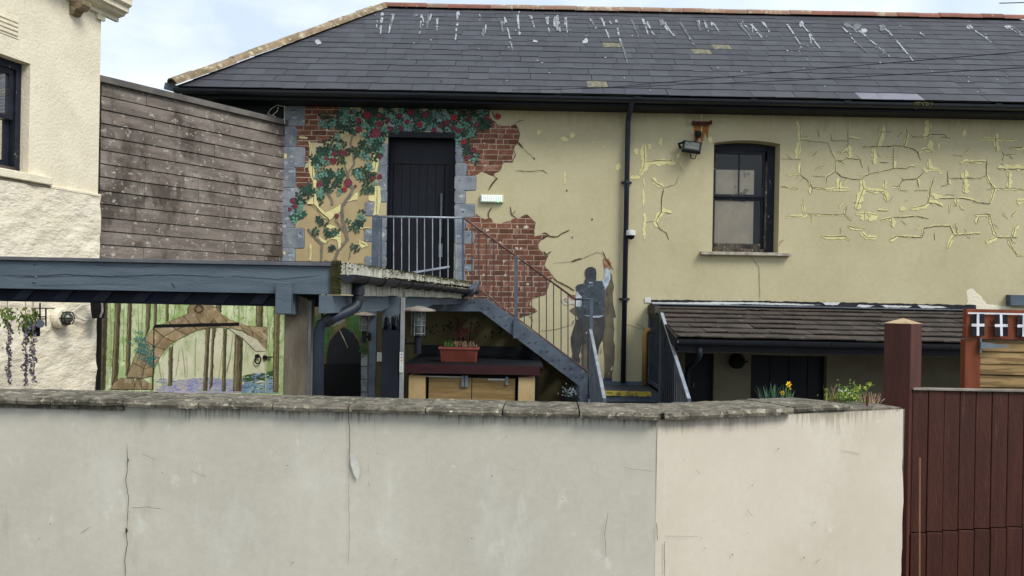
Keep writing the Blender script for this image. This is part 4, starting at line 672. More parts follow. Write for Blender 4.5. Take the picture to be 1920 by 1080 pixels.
# ================================================================ timber clad wall and forest mural
TA = Vector((-5.46, 10.55)); TB = Vector((-3.73, 13.0)); TIM = Fr(TA.x, TA.y, TB.x - TA.x, TB.y - TA.y); TL = (TB - TA).length
tw = thing('timber_clad_wall', 'grey weathered timber clad upper wall beside the painted stone quoins', 'wall', (-4.6, 11.8, 0))
M('rafter').box(.03, TL - .05, -.16, -.03, 1.5, 4.36, TIM).build('backing', tw)
zt = 4.36; pitch = .178; nrow = 16
for r_ in range(nrow):
    zb = zt - (r_ + 1) * pitch; cuts = [0.0] + sorted(R.sample([.5, .62, .75, .9, 1.05, 1.3, 1.45, 1.7, 1.9, 2.1, 2.3], R.choice((1, 1, 2)))) + [TL]
    if len(cuts) == 4 and cuts[2] - cuts[1] < .45: cuts.pop(2)
    for a, b in zip(cuts, cuts[1:]):
        e = R.uniform(-.003, .003); q = M('timber'); z0_, z1_ = zb + .010 + R.uniform(-.002, .003), zb + pitch
        q.hexa([TIM.W(a + .003, e, z0_), TIM.W(b - .003, e + R.uniform(-.003, .003), z0_ + R.uniform(-.003, .003)), TIM.W(b - .003, -.03, z0_), TIM.W(a + .003, -.03, z0_)],
               [TIM.W(a + .003, e - .014, z1_), TIM.W(b - .003, e - .014, z1_), TIM.W(b - .003, -.03, z1_), TIM.W(a + .003, -.03, z1_)]); q.build('cladding_board', tw)
M('felt').box(-.04, TL + .02, -.2, .045, zt + .003, zt + .085, TIM).build('capping', tw)
cab = thing('cable_loop', 'pale loose cable loop hanging at the timber wall end under the eaves', 'cable', WALL.W(wx(515, 205)[0], .2, 4.5))
M('offwhite').tube([planeD(12.9).p3(*p) for p in [(536, 200), (530, 199), (520, 197), (508, 204), (502, 213), (510, 217), (520, 208), (522, 200)]] , .006, 5).tube([planeD(12.9).p3(*p) for p in [(512, 216), (520, 222), (532, 224), (534, 232), (533, 200)]], .006, 5).build('loop', cab)
# forest mural on the wall underneath
fm = thing('forest_mural_wall', 'rendered yard wall painted with a beech wood, bluebells and a stone arch', 'mural wall', (-4.6, 11.8, YARD))
FM = Fr(TIM.W(0, -.035, 0).x, TIM.W(0, -.035, 0).y, TIM.e.x, TIM.e.y)
M('forest').box(.02, TL + .1, -.12, 0, YARD, 1.50, FM).build('painted_panel', fm)
def Df(m, pts, lay, amp=.3, step=4, fn=cf):
    decal(m, FM, rough(fn(pts), amp, step) if amp else fn(pts), lay)
m = M('glade', 'bell', 'blueb', 'bush', 'archlight')
Df(m.use('glade'), [(560,860),(560,720),(620,600),(700,480),(850,390),(960,345),(1100,330),(1200,350),(1350,400),(1480,500),(1480,860)], 1)
Df(m.use('bell'), [(560,860),(640,800),(720,765),(800,750),(900,738),(1050,735),(1190,750),(1290,800),(1300,860)], 2, .6)
Df(m.use('blueb'), [(1280,790),(1340,760),(1420,790),(1475,790),(1475,860),(1280,860)], 2.5, .5); Df(m.use('blueb'), [(1475,700),(1530,680),(1620,700),(1620,860),(1475,860)], 2.5)
Df(m.use('bush'), [(1280,770),(1290,720),(1340,705),(1400,720),(1475,690),(1475,750),(1400,760),(1330,765)], 3, .8); Df(m.use('bush'), [(1475,690),(1530,675),(1560,700),(1520,750),(1475,740)], 3, .8)
m.build('painted_glade', fm)
TR = [((160,120),(185,120),(165,830),(78,830),(90,120)), ((245,120),(292,120),(265,760),(215,790)), ((350,120),(382,120),(372,560),(360,690),(330,720),(340,400)), ((500,120),(537,120),(528,330),(492,400)), ((563,120),(588,120),(583,290),(562,300)), ((660,120),(684,120),(682,268),(660,275)), ((1070,120),(1117,120),(1113,200),(1070,160)),
      ((1398,120),(1458,120),(1452,320),(1400,320)), ((1545,120),(1612,120),(1598,850),(1535,850)), ((985,330),(1022,325),(1015,450),(998,840),(960,840),(980,500)), ((1040,325),(1070,325),(1050,480),(1042,800),(1016,835),(1030,500)), ((1128,335),(1160,335),(1155,480),(1148,845),(1118,845),(1125,520)), ((1225,378),(1292,400),(1280,845),(1208,845)), ((684,490),(718,470),(712,800),(678,800))]
def dense(p):
    o = []
    for i in range(len(p)):
        a, b = p[i], p[(i + 1) % len(p)]; o += [(a[0] + (b[0] - a[0]) * q / 6, a[1] + (b[1] - a[1]) * q / 6) for q in range(6)]
    return o
for i, t in enumerate(TR): 
    q = M('bark'); Df(q, list(t), 4 if i not in (6, 7) else 3, .5, 5); n_ = len(t); lft = sorted(t, key=lambda p: p[0])[:2]; x0 = min(p[0] for p in t); x1 = max(p[0] for p in t); y0 = min(p[1] for p in t); y1 = max(p[1] for p in t)
    def xe(y, lo):
        xs = [t[k][0] + (t[(k + 1) % n_][0] - t[k][0]) * (y - t[k][1]) / (t[(k + 1) % n_][1] - t[k][1]) for k in range(n_) if (t[k][1] > y) != (t[(k + 1) % n_][1] > y)]
        return (min(xs) if lo else max(xs)) if xs else (x0 + x1) / 2
    ys = [y0 + 4 + (y1 - y0 - 8) * k / 8 for k in range(9)]; wd_ = (x1 - x0)
    ribbon(q.use('barkl'), FM, cf([(xe(y, True) * .78 + xe(y, False) * .22, y) for y in ys]), wd_ * .035, 4.3, .7, wob=.5); ribbon(q.use('barkd'), FM, cf([(xe(y, True) * .2 + xe(y, False) * .8, y) for y in ys]), wd_ * .05, 4.3, .7, wob=.5)
    q.build('painted_trunk', fm)
m = M('barkthin', 'bark')
for a, b, w_ in [((640,840),(600,600),3),((650,840),(640,700),2),((740,740),(770,500),3),((820,740),(790,470),3),((835,740),(830,560),2),((900,730),(905,400),4),((1085,800),(1125,480),3),((1160,700),(1212,370),4),((1310,530),(1330,440),2),((1150,700),(1190,560),2),((205,120),(210,700),2),((320,120),(318,600),2),((430,120),(440,400),2),((470,120),(460,380),3),((610,120),(620,250),2),((740,120),(720,240),2),((780,120),(770,210),2),((1250,120),(1262,280),3),((1320,120),(1310,300),2),((1510,330),(1500,660),2),((1490,120),(1500,330),2),((1220,120),(1225,260),2), ((1080,330),(1020,440),3)]:
    ribbon(m.use('barkthin' if R.random() < .8 else 'bark'), FM, cf([a, ((a[0] + b[0]) / 2 + R.uniform(-8, 8), (a[1] + b[1]) / 2), b]), w_ / 2.4, 3, wob=.4)
for i in range(60):
    x, y = R.uniform(180, 1550), R.uniform(130, 420); ribbon(m.use('barkthin'), FM, cf([(x, y), (x + R.uniform(-50, 50), y - R.uniform(10, 60))]), .5, 2.5, wob=.3)
for i in range(420):
    x, y = R.uniform(85, 1540), R.uniform(118, 700)
    if y > 470 and R.random() < .6: continue
    Df(m.use(R.choice(('fleaf1', 'fleaf2', 'fleaf3'))), blob((x, y), R.uniform(3, 9), R.uniform(2, 5), 6, .4, R.uniform(0, 3)), 2.2 + (i % 9) * .05, 0)
for i in range(260):
    x = R.uniform(580, 1290); y = R.uniform(740, 850); Df(m.use(R.choice(('bell', 'fleaf2', 'bluep', 'bell'))), blob((x, y), R.uniform(6, 26), R.uniform(2, 5), 6, .4), 2.8 + (i % 9) * .05, 0)
for i in range(90):
    x = R.uniform(1285, 1620); y = R.uniform(690, 850); Df(m.use(R.choice(('blueb', 'fleaf2', 'bush', 'bluep'))), blob((x, y), R.uniform(6, 22), R.uniform(3, 7), 6, .4), 3.3 + (i % 9) * .05, 0)
m.build('painted_branches', fm, kind='stuff')
def arcstone(pts): q = M('archline'); Df(q, pts, 5, .2); q.use('arch'); cx = sum(p[0] for p in pts) / len(pts); cy = sum(p[1] for p in pts) / len(pts); Df(q, [(cx + (x - cx) * .94, cy + (y - cy) * .94) for x, y in pts], 6, .3, 3); q.build('painted_arch_stone', fm)
inn = [(556,720),(575,640),(612,570),(655,505),(725,440),(830,385),(920,345),(1010,325),(1100,320),(1190,330),(1290,350),(1370,410),(1480,510)]
mid = [(460,740),(480,660),(520,570),(570,480),(640,400),(740,340),(860,300),(950,290),(1080,290),(1170,300),(1270,315),(1370,360),(1490,440)]
out = [(335,730),(385,610),(420,520),(470,420),(555,330),(680,275),(800,225),(870,195),(1000,185),(1100,205),(1190,260),(1330,310),(1490,320)]
for i in range(12): arcstone([inn[i], mid[i], mid[i + 1], inn[i + 1]])
for i in range(12):
    arcstone([mid[i], out[i], out[i + 1], mid[i + 1]])
for q in [[(840,210),(835,165),(865,125),(940,118),(1000,122),(1050,150),(1070,190),(1060,235),(990,245),(870,235)], [(205,830),(225,780),(290,735),(400,740),(410,830)], [(405,830),(412,745),(460,745),(455,830)], [(458,830),(465,742),(515,770),(512,830)], [(512,830),(516,775),(556,780),(556,830)], [(1000,185),(1060,150),(1110,210),(1060,250),(990,245)]]: arcstone(q)
m = M('archlight', 'archline', 'ivyp', 'dark')
Df(m.use('archlight'), [(1180,330),(1290,360),(1330,385),(1400,420),(1478,505),(1478,515),(1395,515),(1290,410),(1190,345)], 7)
for q in blob((930, 170), 1, 1, 3): pass
for i in range(10): a = i * .63; Df(m.use('archline'), blob((930 + 32 * math.cos(a), 172 + 30 * math.sin(a)), 11, 9, 7, .3), 7, 0)
ribbon(m.use('dark'), FM, cf([(565, 312), (900, 304), (1258, 296)]), 6, 8, .05, False, wob=.05); ribbon(m, FM, cf([(562, 310), (560, 560), (552, 830)]), 2.0, 8, .1, False, wob=.1); ribbon(m, FM, cf([(52, 140), (58, 500), (46, 830)]), 3.5, 8, .1, False, wob=.1)
ribbon(m.use('archlight'), FM, cf([(1475, 520), (1475, 850)]), 1.2, 8, .1, False, wob=.1)
for i in range(70):
    t = R.random(); p = cf([(430 + 110 * t + R.gauss(0, 26), 400 + 220 * t + R.gauss(0, 30))])[0]; a0 = R.uniform(0, 6.3); m.use('ivyp')
    for j in range(3): decal(m, FM, leafpoly(p[0], p[1], a0 + j * 2.1, R.uniform(2.5, 4.6)), 9 + (i % 20) * .1)
m.build('painted_arch_detail', fm, kind='stuff')
kn = thing('ring_latch', 'black iron ring latch on the painted woodland door', 'latch', FM.p3(486, 675, .05))
k0 = FM.px(480, 671); ringp = [FM.W(k0[0] + .055 * math.cos(a * .5236), .05, k0[1] - .03 + .06 * math.sin(a * .5236)) for a in range(13)]
M('dark').tube(ringp, .011, 6, False).build('ring', kn); k1 = FM.px(495, 670); M('dark').tube([FM.W(k0[0], .0, k0[1] + .03), FM.W(k0[0], .06, k0[1] + .03)], .03, 8).tube([FM.W(k1[0], .0, k1[1]), FM.W(k1[0], .05, k1[1])], .034, 8).bar(FM.W(k1[0], .04, k1[1]), FM.W(k1[0] + .13, .04, k1[1]), .02, .02).build('latch_plate', kn)
q = M('forest', 'bark'); decal(q.use('forest'), WALL, [(515, 562), (540, 562), (536, 745), (512, 745)], 2); q.build('painted_forest_return', fm)
# ================================================================ left house
HA = Vector((-5.46, 10.50)); HOUSE = Fr(HA.x, HA.y, -.25, -.97); HOUSE.n = Vector((.97, -.25, 0)).normalized()
house = thing('cream_house', 'cream roughcast house corner with a dark peeling sash window and moulded cornice', 'house', (HA.x, HA.y, YARD))
hp = HOUSE.px
sr, _ = hp(55, 220); zh, zs = hp(55, 119)[1], hp(55, 326)[1]; sl = sr + .95
m = M('cream'); ZB = hp(183, 368)[1]
wall_open(m, HOUSE, 0, 5.5, ZB, 6.6, [(sr, sl, zs, zh, .0)], .16)
m.face([HOUSE.W(0, 0, ZB), HOUSE.W(0, -4, ZB), HOUSE.W(0, -4, 6.6), HOUSE.W(0, 0, 6.6)]); m.face([HOUSE.W(5.5, 0, ZB), HOUSE.W(5.5, -4, ZB), HOUSE.W(5.5, -4, 6.6), HOUSE.W(5.5, 0, 6.6)])
hw = m.build('wall', house)
m = M('cream_rough'); nS, nZ = 60, 40; o_ = .045; gv = []
m.box(0, 5.5, -4, -.02, YARD - .2, ZB, HOUSE)
def bumpo(s, z): return o_ + .016 * math.sin(s * 9 + z * 3) * math.sin(z * 13 + s * 2.2) + .012 * math.sin(s * 17.3 - z * 7) * math.sin(z * 21 + 1.7 + s * 3) 
i0 = len(m.v)
for a in range(nS + 1):
    for b in range(nZ + 1): s = -.005 + 5.5 * (a / nS) ** 1.5; z = YARD + (ZB - .012 - YARD) * b / nZ; m.v.append(tuple(HOUSE.W(s, bumpo(s, z), z)))
for a in range(nS):
    for b in range(nZ): k = i0 + a * (nZ + 1) + b; m.f.append((k, k + 1, k + nZ + 2, k + nZ + 1)); m.m.append(0)
m.build('lower_wall', house, smooth=True)
M('cream').box(-.01, sr - .28, -.01, .05, ZB - .012, ZB + .028, HOUSE).build('string_course', house, bevel=.01)
M('cream').box(sr - .28, 5.5, -.12, .085, zs - .10, zs - .004, HOUSE).build('window_sill', house, bevel=.012)
hwn = M('sash').box(sr + .003, sr + .075, -.25, -.12, zs, zh - .002, HOUSE).box(sl - .1, sl - .003, -.25, -.12, zs, zh - .002, HOUSE).box(sr + .07, sl - .1, -.25, -.12, zh - .09, zh - .003, HOUSE).use('sash_worn').box(sr + .07, sl - .1, -.25, -.10, zs, zs + .06, HOUSE).build('window', house, bevel=.005)
mzz = (zs + zh) / 2 - .03
M('sash').box(sr + .08, sr + .14, -.2, -.15, mzz, zh - .09, HOUSE).box(sr + .14, sl - .1, -.2, -.15, mzz, mzz + .05, HOUSE).box(sr + .14, sl - .1, -.2, -.15, zh - .15, zh - .09, HOUSE).build('upper_sash', hwn)
M('sash').box(sr + .08, sr + .15, -.25, -.205, zs + .06, mzz, HOUSE).box(sr + .15, sl - .1, -.25, -.205, zs + .06, zs + .14, HOUSE).build('lower_sash', hwn)
for z0_, z1_, o1 in ((mzz + .05, zh - .15, -.18), (zs + .14, mzz, -.22)): M('pane').face([HOUSE.W(sr + .14, o1, z0_), HOUSE.W(sl - .1, o1, z0_), HOUSE.W(sl - .1, o1, z1_), HOUSE.W(sr + .14, o1, z1_)]).build('pane', hwn)
M('pale_panel').box(sr, sl, -.36, -.34, zs - .1, zh, HOUSE).build('net_curtain', hwn); M('dark').box(sr - .2, sl + .2, -.9, -.88, zs - .3, zh + .2, HOUSE).build('room_wall', hwn)
v0s, vz = hp(14, 45); m = M('cream')
for i in range(4): m.box(v0s - .13, v0s + .13, 0, .02, vz - .10 + i * .05, vz - .075 + i * .05, HOUSE)
m.box(v0s - .15, v0s + .15, -.01, .008, vz - .13, vz + .12, HOUSE); m.build('air_vent', house, bevel=.004)
cz = hp(183, 26)[1]
prof = [(0, 0), (.05, 0), (.05, .05), (.14, .07), (.16, .10), (.21, .11), (.21, .17), (.26, .20), (.26, .32), (0, .32)]
M('cream').hexa([HOUSE.W(-.26, a - .001, cz + b) for a, b in prof], [HOUSE.W(5.5, a - .001, cz + b) for a, b in prof]).build('cornice', house, bevel=.003)
M('cream').box(-.03, .10, 0, .04, cz - .07, cz, HOUSE).build('corner_block', house)
bs = hp(138, 14)[0]; bp_ = [(0, -.17), (.05, -.16), (.09, -.11), (.16, -.10), (.20, -.05), (.20, 0), (0, 0)]
M('hip').hexa([HOUSE.W(bs - .07, a, cz + b) for a, b in bp_], [HOUSE.W(bs + .07, a, cz + b) for a, b in bp_]).build('cornice_bracket', house, bevel=.006)
M('felt').hexa([HOUSE.W(-.3, .3, cz + .32), HOUSE.W(5.5, .3, cz + .32), HOUSE.W(5.5, -4, cz + 1.9), HOUSE.W(-.3, -4, cz + 1.9)], [HOUSE.W(-.3, .3, cz + .36), HOUSE.W(5.5, .3, cz + .36), HOUSE.W(5.5, -4, cz + 1.94), HOUSE.W(-.3, -4, cz + 1.94)]).build('roof', house)
# things fixed to the lower wall of the house
LW = Fr(HOUSE.W(0, .07, 0).x, HOUSE.W(0, .07, 0).y, -.25, -.97); LW.n = HOUSE.n
bl = thing('bulkhead_light', 'round cream bulkhead light with wire cage on the rough cream wall', 'light', LW.p3(118, 590))
c = LW.p3(110, 596); ax_ = HOUSE.n
M('ochre').mats; M('cream').tube([c, c + ax_ * .05, c + ax_ * .09], [.125, .125, .11], 20).build('housing', bl, smooth=False)
M('lampglass').tube([c + ax_ * .09, c + ax_ * .15, c + ax_ * .19], [.07, .065, .03], 14).build('lens', bl, smooth=True)
m = M('dark')
for a in range(6): an = a * math.pi / 3; d_ = HOUSE.e * math.cos(an) + Vector((0, 0, 1)) * math.sin(an); m.tube([c + d_ * .085 + ax_ * .09, c + d_ * .08 + ax_ * .17, c + d_ * .02 + ax_ * .22], .006, 5)
for rr, k in ((.083, .12), (.08, .16)): m.tube([c + ax_ * k + (HOUSE.e * math.cos(a * .524) + Vector((0, 0, 1)) * math.sin(a * .524)) * rr for a in range(13)], .005, 5, False)
m.build('wire_cage', bl)
cb = thing('wall_conduit', 'pale sagging cable beside the cage light under the beam', 'cable', LW.p3(150, 590))
M('offwhite').tube([LW.p3(*p, .03) for p in [(132, 588), (142, 580), (152, 573), (168, 571)]], .008, 6).tube([LW.p3(*p, .03) for p in [(138, 586), (146, 596), (158, 600), (176, 599)]], .012, 6).build('cable', cb)
hb = thing('black_hopper', 'black curved rain hopper beside the woodland mural edge', 'hopper', LW.p3(184, 580))
hs = planeD(10.2); M('dark').tube([hs.p3(183, 566), hs.p3(184, 580), hs.p3(184, 597)], [.085, .085, .07], 14).build('hopper', hb); M('greyedge').tube([hs.p3(191, 566, .07), hs.p3(192, 584, .07), hs.p3(188, 595, .07)], .014, 6).build('rim', hb)
mo = thing('door_trim', 'dark narrow timber trim between cream wall and woodland mural', 'trim', LW.p3(176, 700)); M('dark').box(-.02, .02, -.03, .02, YARD, 1.3, Fr(-5.40, 10.48, 1, 0)).build('strip', mo)
# wisteria strings and hanging lantern
WF = planeD(8.2)
for i, (u, v0_, v1_, big) in enumerate(((14, 548, 722, 1), (48, 548, 722, 1), (62, 548, 718, .55))):
    lab = ['artificial wisteria strand at the far left, tallest leafy top', 'artificial wisteria strand left of the black lantern, widest yellow-green top', 'thin artificial wisteria strand hanging through the black lantern'][i]
    wi = thing('wisteria_strand', lab, 'garland', WF.p3(u, v0_), 'artificial wisteria strands under the beam')
    x0 = u + 3 * (i == 0); M('dry').tube([WF.p3(u - 4, v0_), WF.p3(u, v0_ + 20), WF.p3(x0, v1_)], .004, 5).build('cord', wi)
    m = M('yleaf', 'leafg')
    for k in range(int(70 * big)):
        p = WF.p3(u + R.gauss(0, 9 * big), v0_ + 28 + abs(R.gauss(0, 16)) + (10 if i == 1 else 0)) + Vector((0, R.uniform(-.08, .08), 0)); a = R.uniform(0, 6.3); L = R.uniform(.03, .07)
        d1 = Vector((math.cos(a) * .5, R.uniform(-.5, .5), -abs(math.sin(a)) - .2)).normalized() * L; d2 = d1.cross(Vector((R.random(), 1, R.random()))).normalized() * L * .28
        m.use(R.choice(('yleaf', 'leafg'))).face([p, p + d1 * .5 + d2, p + d1, p + d1 * .5 - d2])
    m.build('leaves', wi, kind='stuff'); m = M('wist')
    for k in range(int(120 * (.7 + .3 * big))):
        v = v0_ + 55 + (v1_ - v0_ - 55) * R.random(); sp = 5.0 * (1.2 - .7 * (v - v0_) / (v1_ - v0_)); p = WF.p3(x0 + R.gauss(0, sp * .6) + 2 * math.sin(v / 7), v) + Vector((0, R.uniform(-.03, .03), 0))
        for j in range(2):
            d1 = Vector((R.uniform(-1, 1), R.uniform(-1, 1), R.uniform(-1, 1))).normalized() * R.uniform(.008, .017); d2 = d1.cross(Vector((R.random(), 1, R.random()))).normalized() * .009
            m.face([p - d1 - d2, p + d1 - d2, p + d1 + d2, p - d1 + d2])
    m.build('blossoms', wi, kind='stuff')
lt = thing('hanging_lantern', 'black wire lantern with cogs hung on the cream wall by wisteria', 'lantern', WF.p3(75, 610))
LF = planeD(8.7); m = M('dark')
for a, b in (((66, 578), (66, 612)), ((86, 578), (86, 612)), ((75, 568), (75, 600)), ((62, 578), (102, 578)), ((66, 594), (87, 594)), ((66, 598), (87, 598))): m.bar(LF.p3(*a), LF.p3(*b), .012, .012)
m.build('cage', lt); M('dark').box(LF.px(70, 0)[0], LF.px(81, 0)[0], -.06, .06, LF.px(75, 631)[1], LF.px(75, 612)[1], LF).build('lantern_box', lt)
M('steel').tube([LF.p3(75, 607, -.02), LF.p3(75, 607, .08)], .045, 12).build('lamp', lt); M('dark').tube([LF.p3(53, 617, -.03), LF.p3(53, 617, .06)], .06, 14).use('hinge').tube([LF.p3(58, 612, .06), LF.p3(58, 612, .09)], .035, 10).build('speaker', lt)
# ================================================================ pergola
pg = thing('pergola', 'blue-grey timber pergola with mossy white tiled side and square posts', 'pergola', (-1.6, 6.2, YARD))
BF = planeD(6.0); pc = Vector((-1.30, 6.0, 0)); pd = Vector((.095, 1, 0)).normalized(); SB = Fr(pc.x, pc.y, pd.x, pd.y); PZ1, PZ0 = 1.857, 1.612
bx1 = BF.px(620, 520)[0]
M('beam').box(-7.5, bx1, 6.0, 6.05, PZ0, PZ1 - .035).build('front_beam', pg, bevel=.004)
m = M('ledgerline'); 
for pts, w_ in (([(0, 516), (60, 518), (120, 514), (200, 518), (330, 515), (420, 520)], 1.1), ([(30, 520), (150, 517), (260, 521)], .7), ([(430, 517), (520, 524), (600, 516)], .8), ([(180, 497), (250, 501), (300, 499)], .5), ([(60, 536), (190, 532), (260, 534)], .5), ([(320, 530), (328, 540)], 1.6), ([(0, 489), (300, 490.5), (620, 497)], .9)): ribbon(m, BF, pts, w_, 1, wob=.5, base=.001)
m.build('grain_cracks', pg, kind='stuff'); nq = BF.p3(69, 519, .0); M('hinge').tube([nq, nq + Vector((0, -.008, 0))], .008, 8).build('bolt', pg)
for u, v in ((65, 497), (62, 530), (66, 531)): nq = BF.p3(u, v); M('dark').tube([nq, nq + Vector((0, -.003, 0))], .005, 6).build('nail_hole', pg)
M('beam_top').box(-7.5, bx1 + .07, 5.975, 6.12, PZ1 - .033, PZ1 - .005).build('capping_board', pg, bevel=.004)
M('ledger').box(-7.5, -1.78, 6.10, 6.16, 1.515, 1.64).build('ledger', pg)
M('rafter').box(-7.5, -1.78, 7.405, 7.45, 1.50, 1.68).build('rear_beam', pg)
i = 0; x = -7.4
while x < -1.85: M('rafter').box(x, x + .05, 6.165, 7.4, 1.53, 1.66).build('rafter', pg); M('rafter').hexa([(x, 6.095, 1.53), (x + .10, 6.095, 1.53), (x + .17, 6.095, 1.61), (x + .07, 6.095, 1.61)], [(x, 6.085, 1.53), (x + .10, 6.085, 1.53), (x + .17, 6.085, 1.61), (x + .07, 6.085, 1.61)]).build('slanted_stripe', pg); x += .30; i += 1  # thin slanted strips laid over the ledger as lighter stripes
M('moss').box(bx1 + .002, bx1 + .07, 5.98, 6.02, PZ0, PZ1 - .035).build('mossy_end', pg)
sd0 = -.02
M('rafter').box(sd0, 6.88, -.05, -.012, PZ0 + .01, PZ1 - .02, SB).build('side_board', pg)
cuts = [sd0] + [.26 + .405 * i for i in range(17)]; 
for a, b in zip(cuts, cuts[1:]):
    e = R.uniform(-.004, .004); zz = R.uniform(-.006, .006)
    M('white_tile').box(a + .003, b - .003, -.011, .004 + e, 1.735, PZ1 + zz, SB).build('white_tile', pg); M('white_tile').box(a + .003, b - .003, -.011, .002 + e, PZ0 + zz, 1.732, SB).build('white_tile', pg)
M('rafter').box(.02, 6.8, -.9, -.02, PZ1 - .02, PZ1 + .004, SB).build('roof_shade_sheet', pg)  # unseen sheet added over the side strip to darken the space below
m = M('moss')
for i in range(900):
    s = 6.8 * R.random() ** .8; p = SB.W(s, R.uniform(-.01, .02), PZ1 + .012 - abs(R.gauss(0, .012 + .02 * (math.sin(s * 5) > .2)))); m.face([p, p + Vector((.02, 0, R.uniform(-.02, .01))), p + Vector((0, -.015, R.uniform(-.02, .015)))])
for i in range(500):
    s = 1.2 + 5.6 * R.random(); p = SB.W(s, .07 + R.gauss(0, .03), 1.755 + abs(R.gauss(0, .008))); m.face([p, p + Vector((.03, 0, R.uniform(-.0, .02))), p + Vector((0, -.025, R.uniform(-.0, .02)))])
for i in range(260):
    p = Vector((R.uniform(bx1, bx1 + .075), 5.978, R.uniform(PZ0, PZ1))); m.face([p, p + Vector((.02, -.01, R.uniform(-.01, .01))), p + Vector((.005, -.006, .02))])
m.build('moss', pg, kind='stuff')
gp = M('gutter').half(SB.W(-.03, .078, 1.765), SB.W(6.9, .078, 1.735), .062, (0, 0, 1), .007, open_up=True).build('gutter', pg)
M('gutter').half(SB.W(-.035, .078, 1.765), SB.W(-.028, .078, 1.765), .062, (0, 0, 1), .055, open_up=True).build('stop_end', gp)
for k in range(13): s = .35 + .52 * k; M('gutter').half(SB.W(s, .078, 1.763 - .004 * s), SB.W(s + .035, .078, 1.763 - .004 * s), .071, (0, 0, 1), .012, open_up=True).build('gutter_clip', gp)
fp = planeD(6.12)
o_s = (lambda u, v, d: (lambda r: Vector((r.x * d, d, EYE + r.z * d)))(ray(u, v)))
pts = [o_s(672, 526, 6.33), o_s(672, 562, 6.33), o_s(668, 574, 6.3), o_s(660, 580, 6.26), o_s(616, 600, 6.14), o_s(603, 608, 6.12), o_s(598, 622, 6.12)]; bot = pts[-1].copy(); bot.z = YARD; pts.append(bot)
dpp = M('pipe').tube(pts, [.042] * 8, 14).build('downpipe', pg, smooth=True)
for a, b in ((0, 1), (4, 5)):
    d_ = (pts[b] - pts[a]).normalized(); c = pts[a] + (pts[b] - pts[a]) * (.55 if a == 0 else .1); M('gutter').tube([c - d_ * .03, c + d_ * .03], .05, 14).build('pipe_socket', dpp)
M('gutter').tube([pts[1] + Vector((0, 0, .03)), pts[1] - Vector((0, 0, .02))], .05, 14).build('pipe_socket', dpp)
# inner joists under the tiled edge, with shaped ends
def joist(s0, s1, z0, z1, o0, o1, nm):
    n = 6; L = [(s0, z0), (s1 - .45, z0)] + [(s1 - .45 + .45 * math.sin(k / n * math.pi / 2), z0 + (z1 - z0) * .55 * (1 - math.cos(k / n * math.pi / 2))) for k in range(1, n + 1)] + [(s1, z1), (s0, z1)]
    M('beam').hexa([SB.W(a, o0, b) for a, b in L], [SB.W(a, o1, b) for a, b in L]).build(nm, pg)
joist(-.15, 1.75, 1.475, PZ0 - .004, -.1, -.04, 'joist'); joist(1.75, 3.9, 1.49, PZ0 - .004, -.1, -.045, 'joist')
M('steel').box(3.8, 6.7, -.1, -.05, 1.52, PZ0 - .006, SB).build('joist', pg)
# posts
p1 = planeD(6.16); xa, xb = p1.px(532, 650)[0], p1.px(577, 650)[0]
q = M('post').hexa([(xa, 6.16, YARD), (xb, 6.16, YARD), (xb, 6.36, YARD), (xa, 6.36, YARD)], [(xa, 6.16, 1.64), (xb, 6.16, 1.575), (xb, 6.36, 1.575), (xa, 6.36, 1.64)]).build('post', pg, bevel=.006)
M('postedge').box(xb - .003, xb + .022, 6.165, 6.175, YARD, 1.56).build('edge_strip', q)
M('beam').box(p1.px(533, 560)[0] - .005, p1.px(560, 560)[0], 6.052, 6.158, planeD(6.1).px(545, 590)[1], PZ0 + .09).build('spacer_block', pg, bevel=.005); M('beam').box(p1.px(533, 560)[0] - .005, p1.px(560, 560)[0], 5.94, 5.998, planeD(5.95).px(545, 589)[1], PZ0 + .085).build('bracket_block', pg, bevel=.005)
p2 = planeD(7.7); xa, xb = p2.px(716, 650)[0], p2.px(750, 650)[0]
q = M('ledger').box(xa, xb, 7.7, 7.9, YARD, 1.30).use('beam').box(xa, xb, 7.7, 7.9, 1.302, PZ0 - .002).build('post', pg, bevel=.004, label='post with dark navy lower half')
M('postedge').box(xb + .002, xb + .036, 7.69, 7.75, YARD, PZ0 - .01).build('edge_strip', q)
m = M('ledger')
for i in range(26): s = xa + (xb - xa) * R.random(); L = R.uniform(.02, .14); m.box(s, s + R.uniform(.004, .014), 7.697, 7.7, 1.29, 1.30 + L)
m.build('paint_runs', q, kind='stuff')
sg = thing('post_sign', 'small white strip sign with dark symbols on the pergola post edge', 'sign', (xb + .02, 7.68, 1.0)); sf = Fr(xb + .018, 7.686, 1, 0)
z1_ = planeD(7.7).px(754, 660)[1]; z0_ = planeD(7.7).px(754, 698)[1]; M('white').box(-.017, .017, 0, .003, z0_, z1_, sf).build('plate', sg)
m = M('dark', 'rose_b'); hh = (z1_ - z0_)
for i in range(6):
    zc = z1_ - hh * (.12 + .15 * i); ms = 'rose_b' if i in (1, 2) else 'dark'
    if i < 3: m.use(ms).tube([sf.W(.007 * math.cos(a), .004, zc + .009 * math.sin(a)) for a in [k * .9 - .9 for k in range(6)]], .0016, 4)
    m.use(ms).box(-.005, .005, .0032, .005, zc - .003, zc + .0012, sf)
m.build('symbols', sg, kind='stuff')
